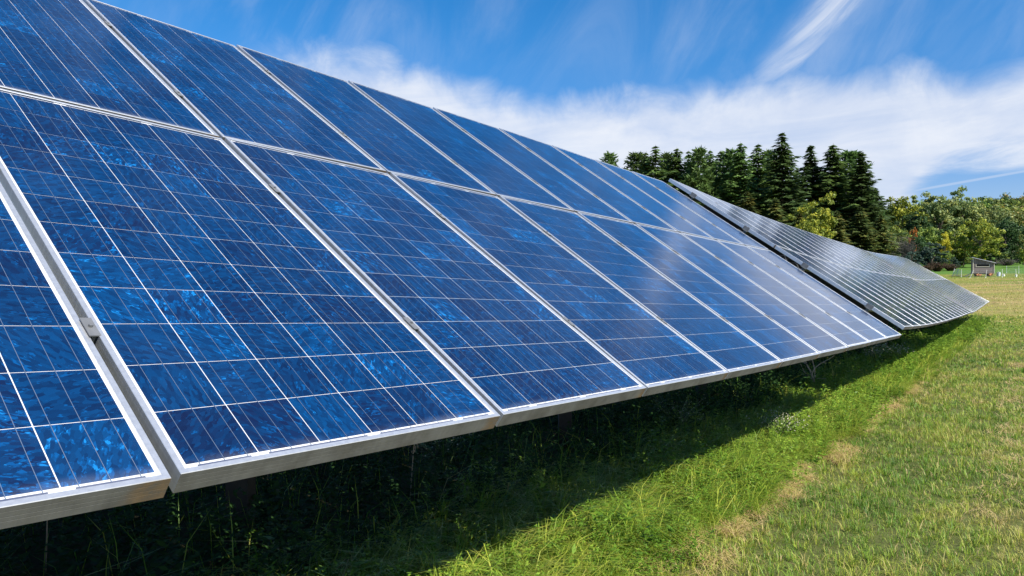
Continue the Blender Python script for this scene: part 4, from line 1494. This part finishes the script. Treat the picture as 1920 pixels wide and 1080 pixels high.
def pail(px_, d, r_, h_, mat, label, name):
    x, y = pix(px_, d)
    e = empty(name, (x, y, float(ground(x, y))))
    tag(e, label, 'bucket')
    link('body', lathe([(r_ * 0.86, 0), (r_ * 0.9, h_ * 0.1), (r_, h_ * 0.93), (r_ * 1.06, h_ * 0.94), (r_ * 1.06, h_), (r_ * 0.95, h_), (r_ * 0.85, h_ * 0.08)]).mesh('body', mat, False), e)
    hp = [Vector((r_ * 1.05 * math.cos(a), 0, h_ * 0.9 + 0.35 * r_ * math.sin(a))) for a in np.linspace(0, math.pi, 9)]
    link('handle', MB().tube(hp, [0.012] * 9, 5).mesh('handle', m_galv), e)


pail(1872, 79, 0.20, 0.46, m_pail, 'pale blue drum standing right of the coop', 'water_drum')
pail(1881.5, 78.6, 0.13, 0.24, m_pailw, 'small white bucket beside the blue drum', 'bucket')
pail(1905, 77.5, 0.11, 0.24, m_pailw, 'white bucket at the foot of a fence post', 'bucket')

# electric poultry netting: white step-in posts and strands
FG = 'white posts of the poultry fence'
fp = [(1785, 82, 0.30), (1793, 82, 0.25), (1802.5, 79, 0.02), (1818, 76.5, 0.42), (1848, 76.0, 0.10), (1879, 76.4, 0.0), (1887, 85, 0.0), (1906, 76.0, -0.10), (1910, 84, 0.0), (1936, 77, 0.0)]
tops = []
FL = ['end post of the slack poultry netting, leaning white rod', 'leaning white netting post, second from the slack end', 'upright white netting post before the coop ramp',
      'strongly slanting white netting post by the coop ramp', 'white netting post in front of the coop wheels', 'white netting post beside the small white bucket',
      'white post of the back netting behind the blue drum', 'white netting post with a bucket at its foot', 'white post of the back netting behind the bucket post',
      'last white netting post past the bucket']
for (px_, d, ln), flab in zip(fp, FL):
    x, y = pix(px_, d)
    g = float(ground(x, y))
    e = empty('fence_post', (x, y, g))
    tag(e, flab, 'fence post', FG)
    tp = Vector((ln * 0.85, -ln * 0.25, 0.92))
    link('rod', MB().tube([(0, 0, -0.1), tp], [0.022, 0.018], 6).mesh('rod', m_pailw), e)
    link('foot_step', MB().box(-0.07, 0.07, -0.012, 0.012, 0.03, 0.055).mesh('foot_step', m_pailw), e)
    tops.append((Vector((x, y, g)), tp))
fo = empty('poultry_netting', tuple(tops[2][0]))
tag(fo, 'fine pale poultry netting strung between white posts round the coop', 'netting')
nb_ = MB()
o0 = tops[2][0]
for (a, b) in ((0, 1), (1, 2), (2, 3), (3, 4), (4, 5), (5, 7), (7, 9), (6, 8)):
    for f in (0.12, 0.32, 0.52, 0.72, 0.92):
        A_ = tops[a][0] + tops[a][1] * f - o0
        B_ = tops[b][0] + tops[b][1] * f - o0
        nb_.tube([A_, A_.lerp(B_, 0.5) - Vector((0, 0, 0.03)), B_], [0.004] * 3, 3, False)
    nv = 14 if a > 1 else 26
    for k in range(1, nv):
        f = k / nv
        A_ = (tops[a][0] + tops[a][1] * 0.05).lerp(tops[b][0] + tops[b][1] * 0.05, f) - o0
        B_ = (tops[a][0] + tops[a][1] * 0.92).lerp(tops[b][0] + tops[b][1] * 0.92, f) - o0
        nb_.tube([A_, B_], [0.003, 0.003], 3, False)
link('strands', nb_.mesh('strands', m_mesh), fo, kind='stuff')
